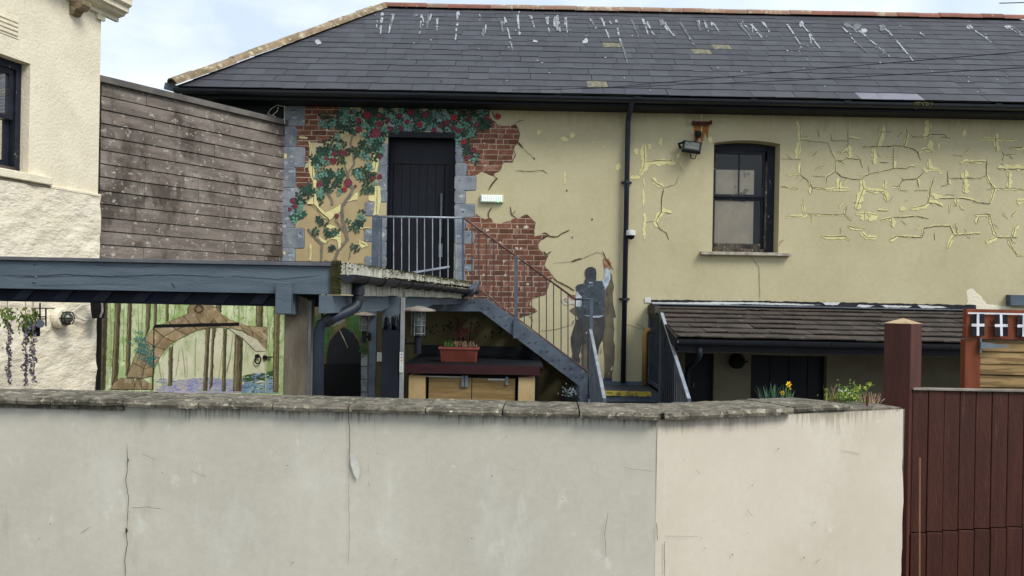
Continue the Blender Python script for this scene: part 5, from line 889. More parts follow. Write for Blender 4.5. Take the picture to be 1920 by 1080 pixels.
def lantern(nm_lab, u, v, Dd, mount_dx, loc_lab):
    FL = planeD(Dd); s, z = FL.px(u, v); t = thing('cage_lantern', nm_lab, 'lantern', FL.W(s, 0, z), 'cage lanterns on the posts'); k = lambda a, b, c: FL.W(s + a, b, z + c)
    rad = .17; M('greyedge').tube([k(0, 0, .12), k(0, 0, .135), k(0, 0, .17)], [rad, rad * .98, .02], 20).build('shade', t); M('lampglass').tube([k(0, 0, -.12), k(0, 0, .0), k(0, 0, .12)], [.05, .055, .06], 14).build('glass', t, smooth=True)
    m = M('hinge')
    for zz in (-.1, -.02, .03): m.tube([k(.066 * math.cos(a * .524), .066 * math.sin(a * .524), zz) for a in range(13)], .005, 5, False)
    for a in range(6): m.tube([k(.066 * math.cos(a), .066 * math.sin(a), -.12), k(.066 * math.cos(a), .066 * math.sin(a), .12)], .004, 5)
    m.build('cage', t); M('ledger').tube([k(0, 0, -.12), k(0, 0, -.30)], .034, 12).build('holder', t); M('dark').tube([k(0, 0, -.2), k(mount_dx, 0, -.2)], .012, 8).tube([k(mount_dx - .03, 0, -.2), k(mount_dx + .005, 0, -.2)], .06, 12).build('arm', t)
lantern('cage lantern with a wide tin shade right of the navy post', 784, 606, 7.85, -.125, '')
lantern('dark cage lantern left of the steel column, before the ivy', 683, 606, 12.0, .10, '')
tl = thing('tube_light', 'cream rounded tube light behind the black downpipe elbow', 'light', o_s(620, 605, 7.4)); M('offwhite').tube([o_s(600, 607, 7.4), o_s(636, 598, 7.4), o_s(645, 596, 7.4)], [.05, .05, .025], 14).build('tube', tl, smooth=True)
M('rafter').tube([o_s(601, 607, 7.4), o_s(601, 607, 7.4) + Vector((0, .25, .35))], .01, 6).build('bracket', tl)
rd = thing('hanging_stick', 'thin pale stick hanging before the dark arched door', 'stick', o_s(645, 630, 12.8)); M('greyedge').tube([o_s(637, 620, 12.9), o_s(645, 636, 12.86), o_s(652, 652, 12.9)], .008, 6).build('stick', rd)
ub = thing('junction_box', 'small cream box between the steel column and navy post', 'electrical box', o_s(712, 670, 12.9)); M('offwhite').box(wx(707, 670)[0], wx(719, 670)[0], 12.88, 12.985, wx(712, 677)[1], wx(712, 660)[1]).build('box', ub, bevel=.006)
# ================================================================ counter, cupboard and planter under the stairs
ct = thing('outdoor_counter', 'black topped counter with plum edge and cream legs under the metal stairs', 'counter', (-.6, 11.6, YARD)); CF = planeD(11.1)
ca, cb_ = CF.px(757, 690)[0], CF.px(1012, 690)[0]; cz1 = CF.px(880, 684)[1]; cz0 = CF.px(880, 701)[1]
M('black').box(ca, cb_ + .05, 11.1, 12.9, cz1 - .03, cz1).build('countertop', ct); M('plum').box(ca, cb_, 11.06, 11.098, cz0, cz1 - .004).build('edge_board', ct)
M('black').box(ca, cb_ + .1, 12.93, 12.97, cz1 + .002, WALL.px(880, 648)[1]).build('backboard', ct)
for u0_, u1_ in ((766, 797), (972, 1003)): M('ply').box(CF.px(u0_, 720)[0], CF.px(u1_, 720)[0], 11.12, 11.4, YARD, cz0 - .04).build('leg', ct)
M('dark').box(ca, cb_, 11.6, 11.65, YARD, cz0).build('rear_panel', ct)
cu = thing('pine_cupboard', 'low oiled pine cupboard with zinc hinges beneath the plum counter edge', 'cupboard', (-.7, 11.3, YARD)); zt_ = CF.px(880, 709)[1]
for u0_, u1_ in ((803, 883.5), (885, 966)):
    d_ = M('dark').box(CF.px(u0_, 720)[0] + .004, CF.px(u1_, 720)[0] - .004, 11.2, 11.22, YARD + .1, zt_ - .02).build('door', cu)
    z = zt_
    for k in range(5): M('pine').box(CF.px(u0_, 720)[0], CF.px(u1_, 720)[0], 11.17, 11.2, z - .14, z - .003).build('board', d_); z -= .14
for u in (881, 888): M('hinge').box(CF.px(u, 0)[0] - .02, CF.px(u, 0)[0] + .02, 11.14, 11.168, zt_ - .13, zt_ + .03).build('hinge', cu)
for u in (804, 965): M('hinge').box(CF.px(u, 0)[0] - .025, CF.px(u, 0)[0] + .01, 11.14, 11.168, zt_ - .09, zt_ + .02).build('hinge', cu)
M('black').box(CF.px(800, 0)[0], CF.px(969, 0)[0], 11.3, 11.5, YARD, zt_ + .02).build('carcass', cu)
M('white').box(CF.px(806, 0)[0], CF.px(880, 0)[0], 11.175, 11.3, zt_ - .002, zt_ + .012).build('top_strip', cu); M('white').box(CF.px(928, 0)[0], CF.px(960, 0)[0], 11.16, 11.168, zt_ - .03, zt_ - .008).build('label_strip', cu)
pl = thing('window_box', 'terracotta ribbed window box of dead stems on the black counter', 'planter', (-.6, 11.6, cz1)); WB = planeD(11.55)
a, b = WB.px(824, 660)[0], WB.px(897, 660)[0]; zt_ = cz1 + .215
q = M('terracotta').hexa([(a + .03, 11.5, cz1 + .002), (b - .03, 11.5, cz1 + .002), (b - .03, 11.68, cz1 + .002), (a + .03, 11.68, cz1 + .002)], [(a + .01, 11.47, zt_ - .03), (b - .01, 11.47, zt_ - .03), (b - .01, 11.72, zt_ - .03), (a + .01, 11.72, zt_ - .03)]).build('trough', pl)
M('terracotta').box(a - .01, b + .01, 11.45, 11.74, zt_ - .03, zt_).build('rim', q, bevel=.004); m = M('terracotta')
for k in range(30): x = a + .04 + (b - a - .08) * k / 29; m.bar((x, 11.494, cz1 + .01), (x, 11.468, zt_ - .035), .009, .012)
m.build('ribs', q); M('soil').box(a + .02, b - .02, 11.48, 11.71, zt_ + .001, zt_ + .006).build('soil', pl)
m = M('dry', 'leafg', 'rust')
for k in range(120):
    x = a + .05 + (b - a - .08) * (R.random() if k % 3 else R.uniform(.35, .7)); p = Vector((x, R.uniform(11.5, 11.7), zt_ + .005)); h_ = R.uniform(.02, .085); m.use(R.choice(('dry', 'dry', 'rust')) if x > a + .2 else 'leafg').tube([p, p + Vector((R.uniform(-.03, .03), R.uniform(-.02, .02), h_))], .0035, 4)
for k in range(40): p = Vector((a + R.uniform(.03, .2), R.uniform(11.5, 11.7), zt_ + R.uniform(0, .09))); m.use('leafg').face([p, p + Vector((.02, -.01, .015)), p + Vector((.035, 0, .01)), p + Vector((.018, .01, -.005))])
m.build('dead_stems', pl, kind='stuff')
sp = thing('small_grey_plant', 'small grey leafed plant in the dark corner at the stair foot', 'plant', o_s(1067, 745, 11.3)); m = M('stonehi', 'leafm')
for k in range(90): p = o_s(1066 + R.gauss(0, 6), 738 + R.gauss(0, 5), 11.3 + R.uniform(-.1, .1)); m.use(R.choice(('stonehi', 'leafm'))).face([p, p + Vector((R.uniform(.01, .03), -.01, R.uniform(-.01, .03))), p + Vector((R.uniform(-.02, .02), 0, .03))])
m.build('leaves', sp, kind='stuff'); q0 = o_s(1067, 745, 11.3); M('dark').tube([Vector((q0.x, q0.y, YARD)), Vector((q0.x, q0.y, q0.z + .02))], [.08, .12], 12).build('pot', sp)
# ================================================================ metal staircase
st = thing('metal_staircase', 'galvanised grey metal staircase with railings rising to the navy door', 'staircase', (1.2, 12.4, YARD)); SF = planeD(12.05); sx = SF.px
def sp3(u, v, o=0): return SF.p3(u, v, o)
poly = [(700, 560), (911, 560), (1104, 700), (1104, 762), (1086, 762), (1086, 724), (967, 634), (901, 584), (700, 584)]
M('steel').prism([sp3(*p) for p in poly], (0, .06, 0)).build('stringer', st, bevel=.004)
M('steel').prism([sp3(*p) + Vector((0, .84, 0)) for p in poly], (0, .05, 0)).build('stringer', st)
for i in range(9):
    u = 905 + i * 22; v = 566 + i * 16.2
    for du, dv in ((-6, 5), (6, 9 - 4)): p = sp3(u + du + 6, v + dv + 6, .002); M('rail').tube([p, p + Vector((0, -.012, 0))], .012, 8).build('bolt', st)
for u, v in ((883, 566), (890, 566)): p = sp3(u, v, .002); M('rail').tube([p, p + Vector((0, -.012, 0))], .012, 8).build('bolt', st)
xl, xr = sx(700, 560)[0], sx(905, 560)[0]; zl = sx(800, 561)[1]
M('tread').box(xl, xr, 12.12, 12.88, zl - .05, zl - .005).build('landing', st)
for k in range(7):
    t = (k + .5) / 7; x = xr + (sx(1104, 700)[0] - xr) * t; z = zl + (.25 - zl) * (k + 1) / 8; M('tread').box(x - .13, x + .13, 12.12, 12.88, z - .03, z).build('tread', st)
M('steel').box(sx(693, 650)[0], sx(706, 650)[0], 12.0, 12.1, YARD, zl - .19).build('column', st)
M('steel').box(sx(698, 430)[0], sx(711, 430)[0], 12.02, 12.045, zl, sx(705, 405)[1]).build('flat_post', st)
# top rail
z_t = lambda u, v: sx(u, v)[1]
M('rail_hi').tube([sp3(711, 406), sp3(868, 408.5)], .016, 8).use('rustrail').tube([sp3(866, 408.5), sp3(873, 411), sp3(1079, 561)], .016, 8).use('rail').tube([sp3(1079, 561), sp3(1113, 561)], .016, 8).build('handrail', st, smooth=True)
M('rustrail').tube([sp3(900, 543), sp3(971, 598), sp3(1103, 697)], .012, 8).build('lower_rail', st)
M('rail_hi').tube([sp3(712, 532), sp3(868, 534)], .012, 8).build('lower_rail', st); M('rail_hi').bar(sp3(768, 512, .03), sp3(843, 500, .03), .02, .03).build('loose_bar', st)
for u in (738, 753, 767, 782, 796, 811, 825, 840, 855): M('rail_hi').tube([sp3(u, 407.5), sp3(u, 534)], .008, 6).build('baluster', st)
def topv(u): return 411 + (u - 873) * (561 - 411) / (1079 - 873)
def botv(u): return 543 + (u - 900) * (697 - 543) / 203
for u in (885, 898, 912, 926, 940, 954): M('rail').tube([sp3(u, topv(u)), sp3(u, max(botv(u), 556))], .008, 6).build('baluster', st)
for u in (983, 997, 1011, 1024.5, 1038, 1052, 1065, 1079, 1093): M('rail').tube([sp3(u, min(topv(u), 561)), sp3(u, botv(u))], .008, 6).build('baluster', st)
for u, v0_, v1_ in ((714, 406, 560), (868, 408, 560)): M('steel').bar(sp3(u, v0_), sp3(u, v1_), .035, .035, (0, 1, 0)).build('post', st)
M('steel').bar(sp3(968, topv(968)), sp3(967, 632), .05, .03, (0, 1, 0)).box(sx(963, 600)[0], sx(974, 600)[0], 12.0, 12.05, z_t(968, 634), z_t(968, 600)).build('post', st)
M('steel').bar(sp3(1109, 560), sp3(1107, 762), .05, .05, (0, 1, 0)).build('post', st)
# bottom platform and the flight towards the street
X0, X1 = 1.19, 2.23
M('tread').box(X0, X1, 12.02, 12.98, .21, .248).build('platform', st); M('steel').box(X0, X1, 12.0, 12.02, .1, .235).build('platform_edge', st)
q = M('yellow').box(X0 + .01, X1 - .12, 11.99, 12.06, .2485, .256).box(X0 + .01, X1 - .12, 11.975, 11.99, .19, .256).build('yellow_nosing', st)
M('steel').box(X0, X1 + .02, 12.93, 12.99, .25, .31).build('kick_plate', st)
for k in range(4): z = .25 - .25 * (k + 1); M('tread').box(X0, X1, 11.98 - .3 * (k + 1), 11.98 - .3 * k, z - .04, z).use('yellow').box(X0, X1, 11.98 - .3 * (k + 1), 12.01 - .3 * (k + 1), z + .001, z + .005).build('tread', st)
def flight_rail(X, y0, z0, y1, z1, hi, extra=None):
    a, b = Vector((X, y0, z0)), Vector((X, y1, z1)); M(hi).bar(a, b, .045, .03).build('handrail', st, bevel=.003)
    n = 14
    for k in range(n):
        p = a.lerp(b, (k + .5) / n); lo = .28 - 1.0 * max(0, (12.0 - p.y)) * .83 - .05
        M('rail').bar(p, Vector((p.x, p.y, lo)), .014, .014, (1, 0, 0)).build('baluster', st)
    M('steel').bar((X, y0, .1), (X, y1, .1 - (y0 - y1) * .83), .04, .08).build('lower_rail', st); M('steel').bar(b, (X, y1, YARD), .045, .045, (1, 0, 0)).build('post', st)
flight_rail(1.19, 12.03, 1.17, 10.1, .37, 'rail_hi'); flight_rail(2.235, 11.92, 1.44, 10.0, .40, 'rail_hi')
M('rail').tube([(2.235, 12.95, 1.445), (2.235, 11.92, 1.44)], .018, 8).build('handrail', st); M('steel').bar((2.235, 11.92, YARD), (2.235, 11.92, 1.44), .05, .05, (1, 0, 0)).bar((2.235, 12.95, .25), (2.235, 12.95, 1.44), .04, .04, (1, 0, 0)).build('post', st)
for k in range(8): y = 12.03 + .115 * k; M('rail').bar((2.235, y, .3), (2.235, y, 1.43), .014, .014, (1, 0, 0)).build('baluster', st)
M('steel').bar((2.235, 12.95, .33), (2.235, 11.92, .33), .04, .06).build('lower_rail', st)
# ================================================================ lean-to with tiled roof
le = thing('lean_to', 'low lean-to porch with dark brown tiled roof and black doorways', 'lean-to', (4.5, 11.5, YARD))
A0 = Vector((2.27, 12.97, WALL.px(1400, 578)[1])); E0 = Vector((2.27, 10.85, planeD(10.85).px(1500, 641)[1])); sl_ = (E0 - A0); LL = sl_.length; sd_ = sl_.normalized(); sn = Vector((1, 0, 0)).cross(-sd_).normalized(); sn = sn if sn.z > 0 else -sn; XR = 7.9
def lp(x, t, o=0): return Vector((x, A0.y, A0.z)) + sd_ * t + sn * o
M('deck').hexa([lp(2.27, 0, -.03), lp(XR, 0, -.03), lp(XR, LL, -.03), lp(2.27, LL, -.03)], [lp(2.27, 0, 0), lp(XR, 0, 0), lp(XR, LL, 0), lp(2.27, LL, 0)]).build('roof', le); lr = bpy.data.objects['roof.002'] if 'roof.002' in bpy.data.objects else None
lr = [o for o in le.children if o.name.startswith('roof')][0]
nc = 7; gg = LL / nc
for c in range(nc):
    x = 2.27 - (.15 if c % 2 else 0); t1 = LL - c * gg; t0 = t1 - gg - .05
    while x < XR:
        xa, xb = max(x, 2.27), x + .296; o = .034 + R.uniform(-.005, .007); ol = o + R.uniform(-.005, .005)
        if c == nc - 1: t0 = t1 - gg + .02
        M('tile').hexa([lp(xa, t1, o), lp(xb, t1, ol), lp(xb, t0, .003), lp(xa, t0, .003)], [lp(xa, t1, o + .016), lp(xb, t1, ol + .016), lp(xb, t0, .018), lp(xa, t0, .018)]).build('roof_tile', lr); x += .30
M('flash').hexa([lp(2.25, -.02, .04), lp(XR, -.02, .04), lp(XR, .13, .058), lp(2.25, .13, .058)], [lp(2.25, -.02, .048), lp(XR, -.02, .048), lp(XR, .13, .066), lp(2.25, .13, .066)]).build('flashing', le)
m = M('membrane'); 
decal(m, WALL, rough([(1219, 562), (1400, 564), (1600, 567), (1830, 572), (1830, 584), (1600, 580), (1219, 575)], .9, 6), 4); 
m.use('white')
for p in [[(1222, 567), (1300, 567), (1340, 566), (1420, 567), (1500, 570), (1540, 572), (1500, 573), (1400, 570), (1330, 571), (1225, 571)], [(1540, 566), (1576, 567), (1570, 572), (1548, 572)], [(1610, 571), (1640, 573), (1625, 576), (1606, 575)], [(1650, 572), (1710, 574), (1700, 577), (1660, 576)], [(1720, 572), (1760, 574), (1780, 577), (1730, 578)], [(1209, 558), (1220, 557), (1221, 568), (1209, 567)]]: decal(m, WALL, rough(p, .5, 4), 7)
m.build('torn_flashing', le)
M('tile').box(2.20, 2.27, 12.3, 12.98, A0.z - .12, A0.z + .02).build('verge_block', le); M('black').hexa([lp(2.22, 0, -.12), lp(2.265, 0, -.12), lp(2.265, LL, -.12), lp(2.22, LL, -.12)], [lp(2.22, 0, .03), lp(2.265, 0, .03), lp(2.265, LL, .03), lp(2.22, LL, .03)]).build('barge_board', le)
ez = E0.z
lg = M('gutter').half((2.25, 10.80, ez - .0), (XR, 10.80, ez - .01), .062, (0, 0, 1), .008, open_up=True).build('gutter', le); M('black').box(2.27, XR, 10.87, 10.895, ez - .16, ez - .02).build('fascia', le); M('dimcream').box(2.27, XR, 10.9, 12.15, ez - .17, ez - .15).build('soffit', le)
for k in range(7): x = 2.7 + .8 * k; M('gutter').half((x, 10.80, ez), (x + .04, 10.80, ez), .07, (0, 0, 1), .01, open_up=True).build('gutter_clip', lg)
LW2 = planeD(12.15); lx = lambda u: LW2.px(u, 700)[0]; zt2 = LW2.px(1400, 664)[1]
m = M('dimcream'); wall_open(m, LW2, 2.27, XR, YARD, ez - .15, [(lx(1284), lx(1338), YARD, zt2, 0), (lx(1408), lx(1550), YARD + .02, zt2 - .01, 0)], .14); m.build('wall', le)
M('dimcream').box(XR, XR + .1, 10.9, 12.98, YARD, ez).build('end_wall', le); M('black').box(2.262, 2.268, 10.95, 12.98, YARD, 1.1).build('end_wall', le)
M('door').box(lx(1284) + .003, lx(1338) - .003, 12.26, 12.29, YARD, zt2).build('door', le); q = M('door').box(lx(1408) + .003, lx(1550) - .003, 12.26, 12.29, YARD, zt2 - .01).build('door', le)
for f_ in (.3, .55, .8): x = lx(1408) + (lx(1550) - lx(1408)) * f_; M('black').box(x - .02, x + .02, 12.245, 12.258, YARD, zt2 - .02).build('glazing_bar', q)
p = LW2.p3(1297, 722); M('hinge').tube([p + Vector((-.03, .06, -.03)), p + Vector((.03, .0, -.03)), p + Vector((.035, 0, .03)), p + Vector((-.02, .05, .04))], .005, 6).build('door_handle', le)
M('pipe').tube([o_s(1312, 650, 10.85), o_s(1313, 664, 10.85), o_s(1310, 672, 10.95), o_s(1292, 690, 11.5), o_s(1289, 700, 11.6), o_s(1289, 760, 11.6)], .036, 12).build('downpipe', le, smooth=True)
rl = thing('round_wall_lamp', 'round black bulkhead lamp on the porch pillar between two doorways', 'light', LW2.p3(1381, 678)); c = LW2.p3(1381, 677, .004); M('dark').tube([c, c - Vector((0, .07, 0)), c - Vector((0, .1, 0))], [.118, .112, .08], 22).build('body', rl, smooth=True); M('dark').box(c.x - .14, c.x + .14, c.y - .11, c.y - .1, c.z - .01, c.z + .012).build('guard_bar', rl)
# ================================================================ things on the ochre wall
f1 = thing('floodlight', 'black tilted floodlight with motion sensor on the ochre wall left of the window', 'floodlight', WALL.p3(1297, 275, .1))
c = WALL.p3(1297, 276, .16); rt = Matrix.Rotation(math.radians(14), 3, 'Y') @ Matrix.Rotation(math.radians(-28), 3, 'X') @ Matrix.Rotation(math.radians(-10), 3, 'Z')
def rbox(m, sx_, sy_, sz_, oy=0, oz=0): V = [c + rt @ Vector((a * sx_, oy + b * sy_, oz + d * sz_)) for d in (-1, 1) for a, b in ((-1, -1), (1, -1), (1, 1), (-1, 1))]; return m.hexa(V[:4], V[4:])
rbox(M('black'), .15, .035, .10).build('housing', f1, bevel=.008); rbox(M('lampglass'), .115, .003, .07, -.038).build('lens', f1)
p = WALL.p3(1309, 252, .09); M('black').tube([p + Vector((0, 0, .05)), p, p - Vector((0, 0, .05))], [.05, .055, .035], 12).use('rust').bar(p - Vector((0, 0, .05)), c + Vector((.03, .02, .06)), .03, .02).build('sensor', f1); M('dark').tube([c + Vector((-.12, 0, .08)), c + Vector((-.2, .05, .06)), c + Vector((-.16, .09, 0))], .02, 8).tube([c + Vector((-.02, .02, -.09)), c + Vector((0, .04, -.17)), c + Vector((.06, .04, -.18)), c + Vector((.09, .04, -.1))], .008, 6).build('cable', f1)
rb = thing('rusty_bracket', 'short rusty iron bar bracket above the floodlight', 'bracket', WALL.p3(1315, 231, .04)); M('rust').bar(WALL.p3(1298, 231, .06), WALL.p3(1332, 231, .06), .05, .05).bar(WALL.p3(1332, 231, .06), WALL.p3(1333, 228, .12), .04, .04).bar(WALL.p3(1300, 229, 0), WALL.p3(1300, 231, .06), .04, .04).build('bar', rb)
el_ = thing('emergency_light', 'lit white rectangular emergency light on the ochre wall right of the door', 'light', WALL.p3(922, 373)); a, z_ = WALL.px(901, 380); b, zz = WALL.px(944, 366)
M('offwhite').box(a, b, 0, .05, z_, zz, WALL).build('housing', el_, bevel=.006); M('lampwhite').box(a + .02, b - .02, .0505, .07, z_ + .015, zz - .015, WALL).build('diffuser', el_, bevel=.004)
for k in range(9): x = a + .045 + (b - a - .09) * k / 8; M('offwhite').box(x - .004, x + .004, .0705, .075, z_ + .02, zz - .03, WALL).build('rib', el_)
M('green').box(b - .09, b - .075, .0505, .076, z_ + .004, z_ + .014, WALL).build('indicator', el_)
cv = thing('security_camera', 'small white dome security camera beside the black downpipe', 'camera', WALL.p3(1183, 440)); p = WALL.p3(1183, 438, .12)
M('white').tube([p + Vector((0, 0, .06)), p + Vector((0, 0, .05)), p + Vector((0, 0, -.03))], [.03, .075, .08], 18).bar(p + Vector((0, 0, .02)), p + Vector((0, .12, .02)), .05, .05).build('housing', cv, smooth=False); M('dark').tube([p + Vector((0, 0, -.03)), p + Vector((0, 0, -.07)), p + Vector((0, 0, -.095))], [.062, .055, .02], 16).build('dome', cv, smooth=True)
gb = thing('grey_wall_box', 'flat grey metal box on the ochre wall at the far right', 'box', WALL.p3(1905, 563)); M('steel').box(WALL.px(1886, 560)[0], WALL.px(1935, 560)[0], 0, .12, WALL.px(1900, 573)[1], WALL.px(1900, 553)[1], WALL).build('box', gb, bevel=.004)
for lab, pts in (('upper thin black overhead cable crossing the slate roof', [(1040, 168, 12.5), (1150, 163, 12.2), (1500, 132, 10), (1920, 97, 8), (2050, 86, 7.6)]), ('lower thin black overhead cable crossing the slate roof', [(960, 169, 12.5), (1100, 166, 12.2), (1500, 150, 10), (1920, 127, 8), (2050, 120, 7.6)])):
    t = thing('overhead_cable', lab, 'cable', P(*pts[0]), 'overhead cables'); M('cable').tube([P(*p) for p in pts], .0045, 5).build('cable', t)
ae = thing('aerial', 'thin grey aerial rod poking into the sky at the top right', 'aerial', P(1925, 40, 17)); M('steel').tube([P(1874, 6, 17), P(1950, 4, 17)], .012, 5).tube([P(1945, 2, 17), P(1945, 60, 17)], .02, 6).build('rod', ae)
# pigeon on the end of the pergola edge
pg_ = M('pig', 'pigd'); D_p = 11.9; g_ = lambda u, v, dy=0: P(u, v, D_p + dy)
pgn = thing('pigeon', 'dark grey pigeon perched at the end of the mossy white gutter edge', 'pigeon', P(884, 557, D_p))
pts = [(868, 557), (872, 554), (877, 550), (882, 546), (887, 541), (891, 537), (893, 533), (896, 531)]; rr_ = [.012, .03, .062, .078, .072, .048, .038, .03]
M('pig').tube([g_(*p) for p in pts], rr_, 12, True, .85).build('body', pgn, smooth=True); M('pig').tube([g_(890, 534), g_(893, 531.5), g_(896, 531), g_(898, 532)], [.02, .036, .034, .015], 10).build('head', pgn, smooth=True)
M('pigd').tube([g_(866, 558, -.05), g_(874, 553, -.065), g_(884, 546, -.07), g_(889, 541, -.05)], [.01, .034, .045, .015], 8, True, .45).build('wing', pgn, smooth=True); M('dark').tube([g_(897, 532), g_(900, 533)], [.01, .002], 6).build('beak', pgn)
for du in (0, 3): M('rust').tube([g_(883 + du, 549), g_(884 + du, 558)], .007, 5).build('leg', pgn)
# ================================================================ street boundary wall
bw = thing('boundary_wall', 'rendered boundary wall, grey left and cream right, under lichened concrete coping', 'wall', (.72, 4.0, 0))
KX, KY = P(1233, 780, 3.935).x, 3.935; W1 = Fr(KX, KY, -(KX + 2.6), 4.09 - KY); W1 = Fr(-6.0, KY + (4.09 - KY) * (KX + 6.0) / (KX + 2.6), 1, 0); yl = W1.o.y
W1 = Fr(-6.0, yl, KX + 6.0, KY - yl); L1 = math.hypot(KX + 6.0, KY - yl)
e2 = P(1696, 765, 4.52); W2 = Fr(KX, KY, e2.x - KX, e2.y - KY); L2 = math.hypot(e2.x - KX, e2.y - KY); WT = 1.024
def rend(m, fr, L, n=70, nz=16, edge=False, zt=WT):
    i0 = len(m.v)
    for a in range(n + 1):
        for b in range(nz + 1):
            s = L * a / n; z = -.02 + (zt + .02) * b / nz; o = .003 * math.sin(s * 5.1 + z * 3) + .002 * math.sin(s * 11 - z * 7)
            if edge and a == n: s += R.uniform(-.008, .006)
            if a == 0 and edge: o = 0
            m.v.append(tuple(fr.W(s, o, z)))
    for a in range(n):
        for b in range(nz): k = i0 + a * (nz + 1) + b; m.f.append((k, k + nz + 1, k + nz + 2, k + 1)); m.m.append(m.mi)
m = M('fgrey'); rend(m, W1, L1); m.box(0, L1 - .02, -.3, -.012, -.02, WT - .002, W1); m.build('grey_render', bw, smooth=False)
m = M('fcream'); rend(m, W2, L2, 40, 16, True); m.box(.05, L2 - .012, -.3, -.012, -.02, WT - .002, W2); m.face([W2.W(L2, 0, -.02), W2.W(L2, -.3, -.02), W2.W(L2, -.3, WT), W2.W(L2, 0, WT)])
m.build('cream_render', bw)
M('concrete').box(.02, L2 - .02, -.3, -.004, WT - .001, WT + .010, W2).build('bare_wall_top', bw)
# coping stones: uneven slabs
def coping(fr, s0, s1, o0=.05, o1=-.34, th=.030, zj=0, top=WT + .002, skew0=0, skew1=0):
    n = max(3, int((s1 - s0) / .035)); F_ = []; K_ = []; m = M('concrete'); rows = []
    for k in range(n + 1):
        t = k / n; s = s0 + .0035 + (s1 - s0 - .007) * t; f_ = o0 + R.uniform(-.004, .004) - (.006 if k in (0, n) else 0); z = top + zj + R.uniform(-.0015, .0015)
        ss = skew0 * (1 - t) + skew1 * t
        rows.append([fr.W(s, f_ - .004, z + R.uniform(-.003, .002)), fr.W(s, f_, z + th * .5), fr.W(s, f_ - .006 + R.uniform(-.004, .003), z + th - .006 + R.uniform(-.003, .002)), fr.W(s + ss * .1, f_ - .010, z + th + R.uniform(-.002, .002)), fr.W(s + ss * .5, (o0 + o1) / 2 + R.uniform(-.01, .01), z + th + R.uniform(-.001, .005)), fr.W(s + ss, o1 + R.uniform(-.008, .008), z + th - .002), fr.W(s + ss, o1 + .004, z)])
    i0 = len(m.v)
    for r_ in rows: m.v += [tuple(p) for p in r_]
    for a in range(n):
        for b in range(7): c = (b + 1) % 7; m.f.append((i0 + a * 7 + b, i0 + (a + 1) * 7 + b, i0 + (a + 1) * 7 + c, i0 + a * 7 + c)); m.m.append(0)
    m.f += [tuple(i0 + b for b in range(6, -1, -1)), tuple(i0 + n * 7 + b for b in range(7))]; m.m += [0, 0]; return m.build('coping_stone', bw)
ucs = [-330, -190, -50, 92, 229, 370, 510, 652, 797, 942, 1087]; ss_ = [W1.px(u, 762, .05)[0] for u in ucs] + [L1 + .0]
for i, (a, b) in enumerate(zip(ss_, ss_[1:])): coping(W1, a, b, zj=R.uniform(-.001, .004), skew1=0 if i < len(ss_) - 2 else .16, o0=.05 + R.uniform(-.004, .006))
s2 = [W2.px(u, 775, .05)[0] for u in (1367, 1492, 1606)]
coping(W2, .012, s2[0], zj=.002, skew0=.06, skew1=.03); coping(W2, s2[0], s2[1], zj=.003, skew0=.03, skew1=-.02); coping(W2, s2[1], s2[2], o0=.018, th=.026, zj=.012, skew0=-.02, skew1=-.1)
# layered under-slab at the far left
M('concrete').box(W1.px(-60, 752, .03)[0], W1.px(228, 755, .03)[0], -.3, .018, WT - .022, WT - .001, W1).build('under_slab', bw)
m = M('crack', 'chip', 'crack2', 'fgrey')
for fr, pts, w_ in [(W1, [(237, 832), (240, 862), (236, 905), (241, 930), (238, 990)], 1.1), (W1, [(236, 988), (239, 1020), (234, 1050), (235, 1085)], 1.3), (W1, [(653, 770), (655, 800), (656, 835), (655, 860)], 1.3), (W1, [(655, 860), (654, 920), (655, 1010), (653, 1060)], .7), (W1, [(244, 953), (275, 950), (305, 955)], .8), (W1, [(355, 882), (388, 895)], .6), (W1, [(265, 850), (292, 863)], .6), (W1, [(1140, 960), (1134, 1000), (1136, 1045)], .9), (W1, [(1170, 877), (1225, 884)], .6), (W1, [(690, 905), (693, 912)], 1), (W1, [(150, 1000), (170, 988)], .7), (W1, [(1231, 980), (1232, 1015)], 1.2),
                    (W2, [(1246, 1015), (1246, 1085)], 1), (W2, [(1572, 768), (1573, 790), (1575, 815)], .8), (W2, [(1245, 1005), (1310, 1006)], .5), (W2, [(1305, 880), (1312, 888)], 1), (W2, [(1578, 845), (1615, 852)], .6), (W2, [(1400, 955), (1412, 970)], .7), (W2, [(1530, 1055), (1538, 1048)], 1.2)]: ribbon(m.use('crack' if w_ > .9 else 'crack2'), fr, pts, w_, 2, wob=.8, base=.006, step=6)
for x, y, s in [(240, 863, 1.8), (237, 995, 2.4), (457 / 2 + 0, 767, 2), (1682, 770, 1), (652, 768, 2.2)]: decal(m.use('crack'), W1, blob((x, y), s, s * 1.9, 8, .35), 3, .006)
decal(m.use('chip'), W1, rough([(657, 852), (664, 853), (672, 866), (675, 885), (671, 901), (664, 892), (657, 870)], .6, 5), 3, .006)
for i in range(46):
    fr, u = (W1, R.uniform(20, 1220)) if R.random() < .6 else (W2, R.uniform(1240, 1680)); v = R.uniform(800, 1070); decal(m.use(R.choice(('crack2', 'chip'))), fr, blob((u, v), R.uniform(.6, 1.6), R.uniform(.5, 1.8), 6, .4), 3, .006)
m.build('wall_cracks', bw, kind='stuff')
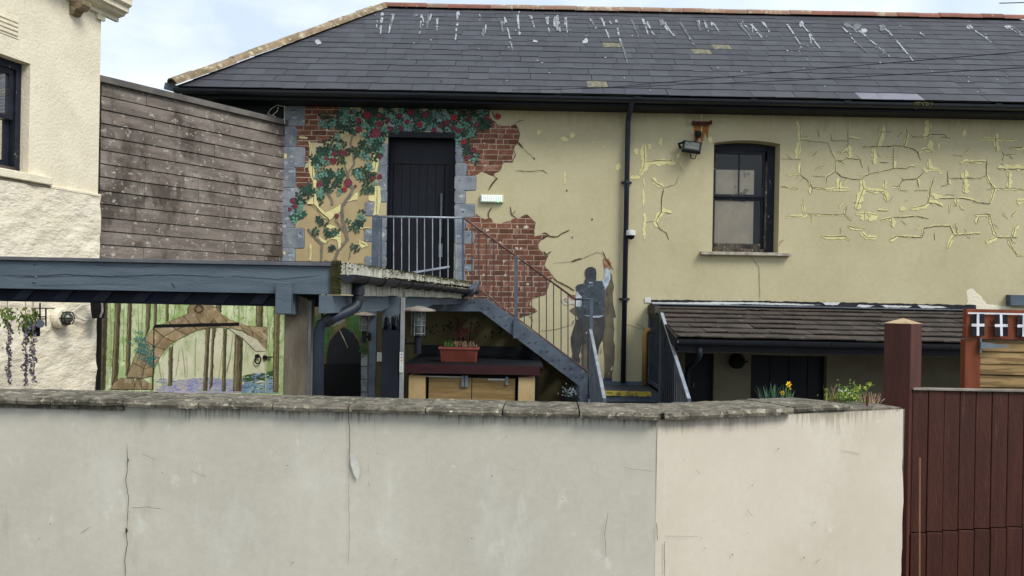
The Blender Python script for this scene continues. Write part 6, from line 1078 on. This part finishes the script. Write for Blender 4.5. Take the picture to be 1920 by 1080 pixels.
# ================================================================ gate post, fence, cane
gp_ = thing('gate_post', 'maroon square timber post with a pointed bare top at the wall end', 'post', (P(1692, 760, 5.05).x, 5.05, 0))
cx, cy = gp_.location.x, 5.06; ang = math.radians(41); ex = Vector((math.cos(ang), math.sin(ang), 0)); ey = Vector((-math.sin(ang), math.cos(ang), 0)); C0 = Vector((cx, cy, 0)); hw_ = .083; pz = P(1692, 607, 5.0).z
def pq(z, h): return [C0 + ex * a * h + ey * b * h + Vector((0, 0, z)) for a, b in ((-1, -1), (1, -1), (1, 1), (-1, 1))]
M('mpost').hexa(pq(-.6, hw_), pq(pz, hw_)).build('shaft', gp_, bevel=.005); m = M('bare'); t_ = C0 + Vector((0, 0, pz + .035)); b_ = pq(pz + .001, hw_ + .002)
for i in range(4): m.face([b_[i], b_[(i + 1) % 4], t_])
m.build('pointed_top', gp_)
fn_ = thing('board_fence', 'dark maroon vertical board fence right of the cream wall end', 'fence', (2.9, 4.95, 0)); ff = planeD(4.95); ftz = ff.px(1800, 734)[1]; x = ff.px(1713, 800)[0]; bwid = 30.1 * 4.95 / F
M('maroon').box(x, 6.2, 5.005, 5.05, .15, .25).box(x, 6.2, 5.005, 5.05, ftz - .2, ftz - .1).build('rail', fn_); jz = [ff.px(1740, 1001)[1], ff.px(1920, 989)[1]]
k = 0
while x < 6.1:
    xx = x + bwid - .004; tt = (x - ff.px(1727, 0)[0]) / (ff.px(1920, 0)[0] - ff.px(1727, 0)[0]); jzz = jz[0] + (jz[1] - jz[0]) * min(1.5, max(0, tt)); yo = R.uniform(-.004, .004) 
    M('maroon').box(x, xx, 4.965 + yo, 5.0, jzz + .003, ftz + R.uniform(-.002, .002)).build('board', fn_, bevel=.003); M('maroon').box(x, xx, 4.958 + yo, 5.0, -.1, jzz - .003).build('board', fn_, bevel=.003); x += bwid; k += 1
M('greyedge').box(ff.px(1727, 0)[0], 6.1, 4.95, 5.02, ftz + .004, ftz + .014).build('top_cap', fn_)
ca_ = thing('bamboo_cane', 'thin brown cane leaning upright against the maroon fence edge', 'cane', P(1724, 1080, 4.75)); M('cane').tube([P(1724.5, 858, 4.8), P(1724, 960, 4.78), P(1724, 1085, 4.74), P(1724, 1200, 4.7)], .0052, 6).build('cane', ca_)
# ================================================================ timber hatch with bunting at the right
kd = thing('timber_hatch', 'orange brown framed hatch with rustic planks and grey strap hinge', 'hatch', (P(1880, 740, 8).x, 8, YARD)); KF = planeD(8.0); kx = lambda u: KF.px(u, 650)[0]; kz = lambda v: KF.px(1860, v)[1]
M('orange').box(kx(1811), kx(2080), 8.0, 8.07, kz(610), kz(580)).box(kx(1811), kx(2080), 8.004, 8.07, kz(636), kz(611)).build('header', kd, bevel=.003); M('orange').box(kx(1811), kx(1840), 8.01, 8.1, YARD, kz(637)).build('frame_post', kd, bevel=.004)
M('inner').box(kx(1841), kx(2080), 8.1, 8.12, YARD, kz(637)).build('door', kd); kdd = [o for o in kd.children if o.name.startswith('door')][0]; z = kz(638)
for k in range(9): h_ = .118; M('plank').hexa([(kx(1842), 8.03, z - h_ + .004 + R.uniform(-.008, .008)), (kx(2080), 8.03, z - h_ + .004), (kx(2080), 8.09, z - h_ + .004), (kx(1842), 8.09, z - h_ + .004)], [(kx(1842), 8.045, z - .002), (kx(2080), 8.045, z - .002 + R.uniform(-.004, 0)), (kx(2080), 8.09, z), (kx(1842), 8.09, z)]).build('plank', kdd, bevel=.005); z -= h_
m = M('hinge').box(kx(1836), kx(1839), 7.985, 8.0, kz(662), kz(634)); m.prism([KF.p3(1839, 641, .03), KF.p3(1839, 654, .03), KF.p3(1892, 651, .03), KF.p3(1892, 648, .03)], (0, .012, 0)); m.build('strap_hinge', kd)
bn = thing('bunting', 'row of black flags with white crosses strung along the orange header', 'bunting', KF.p3(1860, 590, .05)); M('flagw').bar(KF.p3(1815, 587, .02), KF.p3(2060, 592, .02), .006, .016).build('tape', bn)
for k in range(5):
    u = 1822 + 43 * k; n = 6; m = M('flagk', 'flagw'); ph = R.uniform(0, 6); w_ = 24; h_ = 41; sk = R.uniform(-1.5, 1.5)
    def fpnt(a, b, o=0): return KF.p3(u + w_ * a + sk * b, 588.5 + h_ * b + k * .8, .028 + .012 * math.sin(ph + a * 5 + b * 2) + o)
    for i in range(n):
        for j in range(n): m.use('flagk').face([fpnt(i / n, j / n), fpnt((i + 1) / n, j / n), fpnt((i + 1) / n, (j + 1) / n), fpnt(i / n, (j + 1) / n)])
        for (a0, a1, b0, b1) in ((.40, .60, i / n, (i + 1) / n), (i / n, (i + 1) / n, .45, .58)): m.use('flagw').face([fpnt(a0, b0, .004 if a0 == .40 and a1 == .60 else .005), fpnt(a1, b0, .004 if a0 == .40 and a1 == .60 else .005), fpnt(a1, b1, .004 if a0 == .40 and a1 == .60 else .005), fpnt(a0, b1, .004 if a0 == .40 and a1 == .60 else .005)])
    m.build('flag', bn)
# ================================================================ planting behind and on the wall end
rpn = thing('raised_bed', 'low block raised bed close behind the boundary wall end', 'raised bed', (1.7, 4.95, YARD)); W2b = lambda s, o, z: W2.W(s, o, z)
M('paving').box(.55, 1.25, -.75, -.45, YARD, .93, W2).build('block_wall', rpn); M('soil').box(.57, 1.23, -.73, -.47, .931, .955, W2).build('soil', rpn)
def blade(m, p, d, L, w_, bend):
    n = 4; prev = None; side = d.cross(Vector((0, 0, 1))); side = side.normalized() if side.length > .01 else Vector((1, 0, 0)); side = (side * .5 + Vector((R.uniform(-1, 1), R.uniform(-1, 1), 0)) * .6).normalized()
    for i in range(n + 1):
        t = i / n; q = p + Vector((0, 0, L * t)) + d * (bend * L * t * t); ww = side * w_ * (1 - t ** 2.2) * .5 + side * .0006
        if prev: m.face([prev[0], prev[1], q + ww, q - ww])
        prev = (q - ww, q + ww)
daf = thing('daffodil_clump', 'clump of grey-green daffodil leaves with yellow flowers behind the coping', 'daffodils', P(1450, 745, 4.9)); m = M('leafdaf')
for i in range(58):
    u = R.uniform(1424, 1482) if i % 4 else R.gauss(1450, 12); p = P(u, 757, 4.85 + R.uniform(-.05, .05)); p.z = .955; top = P(u, 717 + abs(u - 1448) * .25 + R.uniform(-2, 14), 4.85).z; blade(m, p, Vector((R.uniform(-1, 1) + (u - 1450) / 30, R.uniform(-.5, .5), 0)), max(.05, top - .955), .011, .22)
m.build('leaves', daf, kind='stuff')
def daffodil(u, v, s, face, lab=None):
    c = P(u, v, 4.83); st_ = M('leafg').tube([Vector((c.x - .006, c.y + .02, .955)), Vector((c.x - .004, c.y + .018, c.z - .02)), c + Vector((0, .012, -.002))], .003, 5).build('stem', daf)
    d = Vector(face).normalized(); e1 = d.cross(Vector((0, 0, 1))).normalized(); e2_ = e1.cross(d); m = M('daff')
    for k in range(6): a = k * math.pi / 3; r1 = (e1 * math.cos(a) + e2_ * math.sin(a)); r2 = (-e1 * math.sin(a) + e2_ * math.cos(a)); m.face([c, c + r1 * s * .5 + r2 * s * .3 + d * .004, c + r1 * s + d * R.uniform(-.004, .01), c + r1 * s * .5 - r2 * s * .3 + d * .004])
    m.build('flower', daf); M('daffo').tube([c, c + d * s * .35, c + d * s * .75], [s * .22, s * .3, s * .42], 10, False).build('trumpet', daf)
daffodil(1478, 721, .022, (.3, -1, .2)); daffodil(1467, 736, .016, (-.4, -1, -.2)); daffodil(1481, 729, .008, (.6, -1, .1))
wd = thing('weed_clump', 'green weeds with tiny white flowers sprouting on the bare wall top', 'weeds', P(1590, 752, 4.7)); m = M('leafg', 'lime')
for i in range(330):
    u = R.gauss(1588, 17); v = 750 - abs(R.gauss(0, 13)) + max(0, (u - 1600)) * .2; p = P(u, v, 4.68 + R.uniform(-.07, .07)); a = R.uniform(0, 6.3); L = R.uniform(.008, .02); d1 = Vector((math.cos(a), R.uniform(-.6, .3), math.sin(a) * .8 + .2)) * L; d2 = d1.cross(Vector((R.uniform(-.3, .3), 1, R.uniform(-.3, .3)))).normalized() * L * .32
    m.use('leafg' if R.random() < .75 else 'lime').face([p, p + d1 * .5 + d2, p + d1, p + d1 * .5 - d2])
for i in range(26): u = R.gauss(1588, 14); p = P(u, 756, 4.68); m.use('leafg').tube([p, P(u + R.uniform(-8, 8), 735 + R.uniform(-3, 10), 4.66)], .0015, 4)
m.build('foliage', wd, kind='stuff'); m = M('petal', 'daff')
for u, v in ((1573, 731), (1577, 733), (1585, 731), (1592, 737)): 
    for k in range(5): c = P(u + R.uniform(-1, 1), v + R.uniform(-1, 1), 4.62); a = R.uniform(0, 6.3); m.face([c, c + Vector((.006 * math.cos(a), -.002, .006 * math.sin(a))), c + Vector((.006 * math.cos(a + 1), -.001, .006 * math.sin(a + 1)))])
m.build('white_flowers', wd, kind='stuff')
gr = thing('dry_grass_tuft', 'tuft of dry straw grass left of the green weeds', 'grass tuft', P(1558, 752, 4.7)); m = M('dry', 'lime')
for i in range(50): p = P(1562 + R.gauss(0, 7), 752, 4.7 + R.uniform(-.04, .04)); blade(m.use('dry' if i % 3 else 'lime'), p, Vector((R.uniform(-1, 1), R.uniform(-.4, .4), 0)), R.uniform(.03, .10), .003, .6)
m.build('blades', gr, kind='stuff')
eu = thing('euphorbia', 'lime headed euphorbia sprig above the dry pink stems', 'plant', P(1620, 752, 4.72)); m = M('leafg'); 
for a, b in (((1608, 752), (1611, 730)), ((1618, 752), (1632, 722)), ((1612, 752), (1620, 733))): m.tube([P(*a, 4.74), P((a[0] + b[0]) / 2 - 2, (a[1] + b[1]) / 2, 4.74), P(*b, 4.74)], .002, 5)
m.build('stems', eu); m = M('lime', 'leafg')
for cu_, cv_, s in ((1610, 728, 4), (1630, 721, 5), (1622, 727, 4), (1604, 731, 3)):
    for k in range(46): p = P(cu_ + R.gauss(0, s * .5), cv_ + R.gauss(0, s * .35), 4.74 + R.uniform(-.012, .012)); a = R.uniform(0, 6.3); m.use('lime' if k % 3 else 'leafg').face([p, p + Vector((.008 * math.cos(a), -.003, .008 * math.sin(a))), p + Vector((.008 * math.cos(a + 1.2), .002, .008 * math.sin(a + 1.2)))])
m.build('flower_heads', eu, kind='stuff')
dr = thing('dried_plant', 'clump of upright dry pinkish stems beside the maroon post', 'plant', P(1630, 755, 4.7)); m = M('dry')
for i in range(44): u = R.gauss(1630, 8); p = P(u, 758, 4.72 + R.uniform(-.03, .03)); h_ = R.uniform(8, 24); d_ = (u - 1630) * .5; m.tube([p, P(u + d_ * .5, 758 - h_ * .6, 4.72), P(u + d_ + R.uniform(-1, 1), 758 - h_, 4.72)], [.0035, .003, .002], 5)
m.build('stems', dr, kind='stuff')
ir = thing('iron_stub', 'short rusty iron stub standing on the bare wall top', 'iron bar', P(1626, 760, 4.55)); M('rust').tube([P(1626, 763, 4.56), P(1626, 742, 4.56)], .0065, 8).build('bar', ir)
# overall checks
for o in bpy.data.objects:
    if o.type == 'MESH' and len(o.data.polygons) == 0: bpy.data.objects.remove(o)
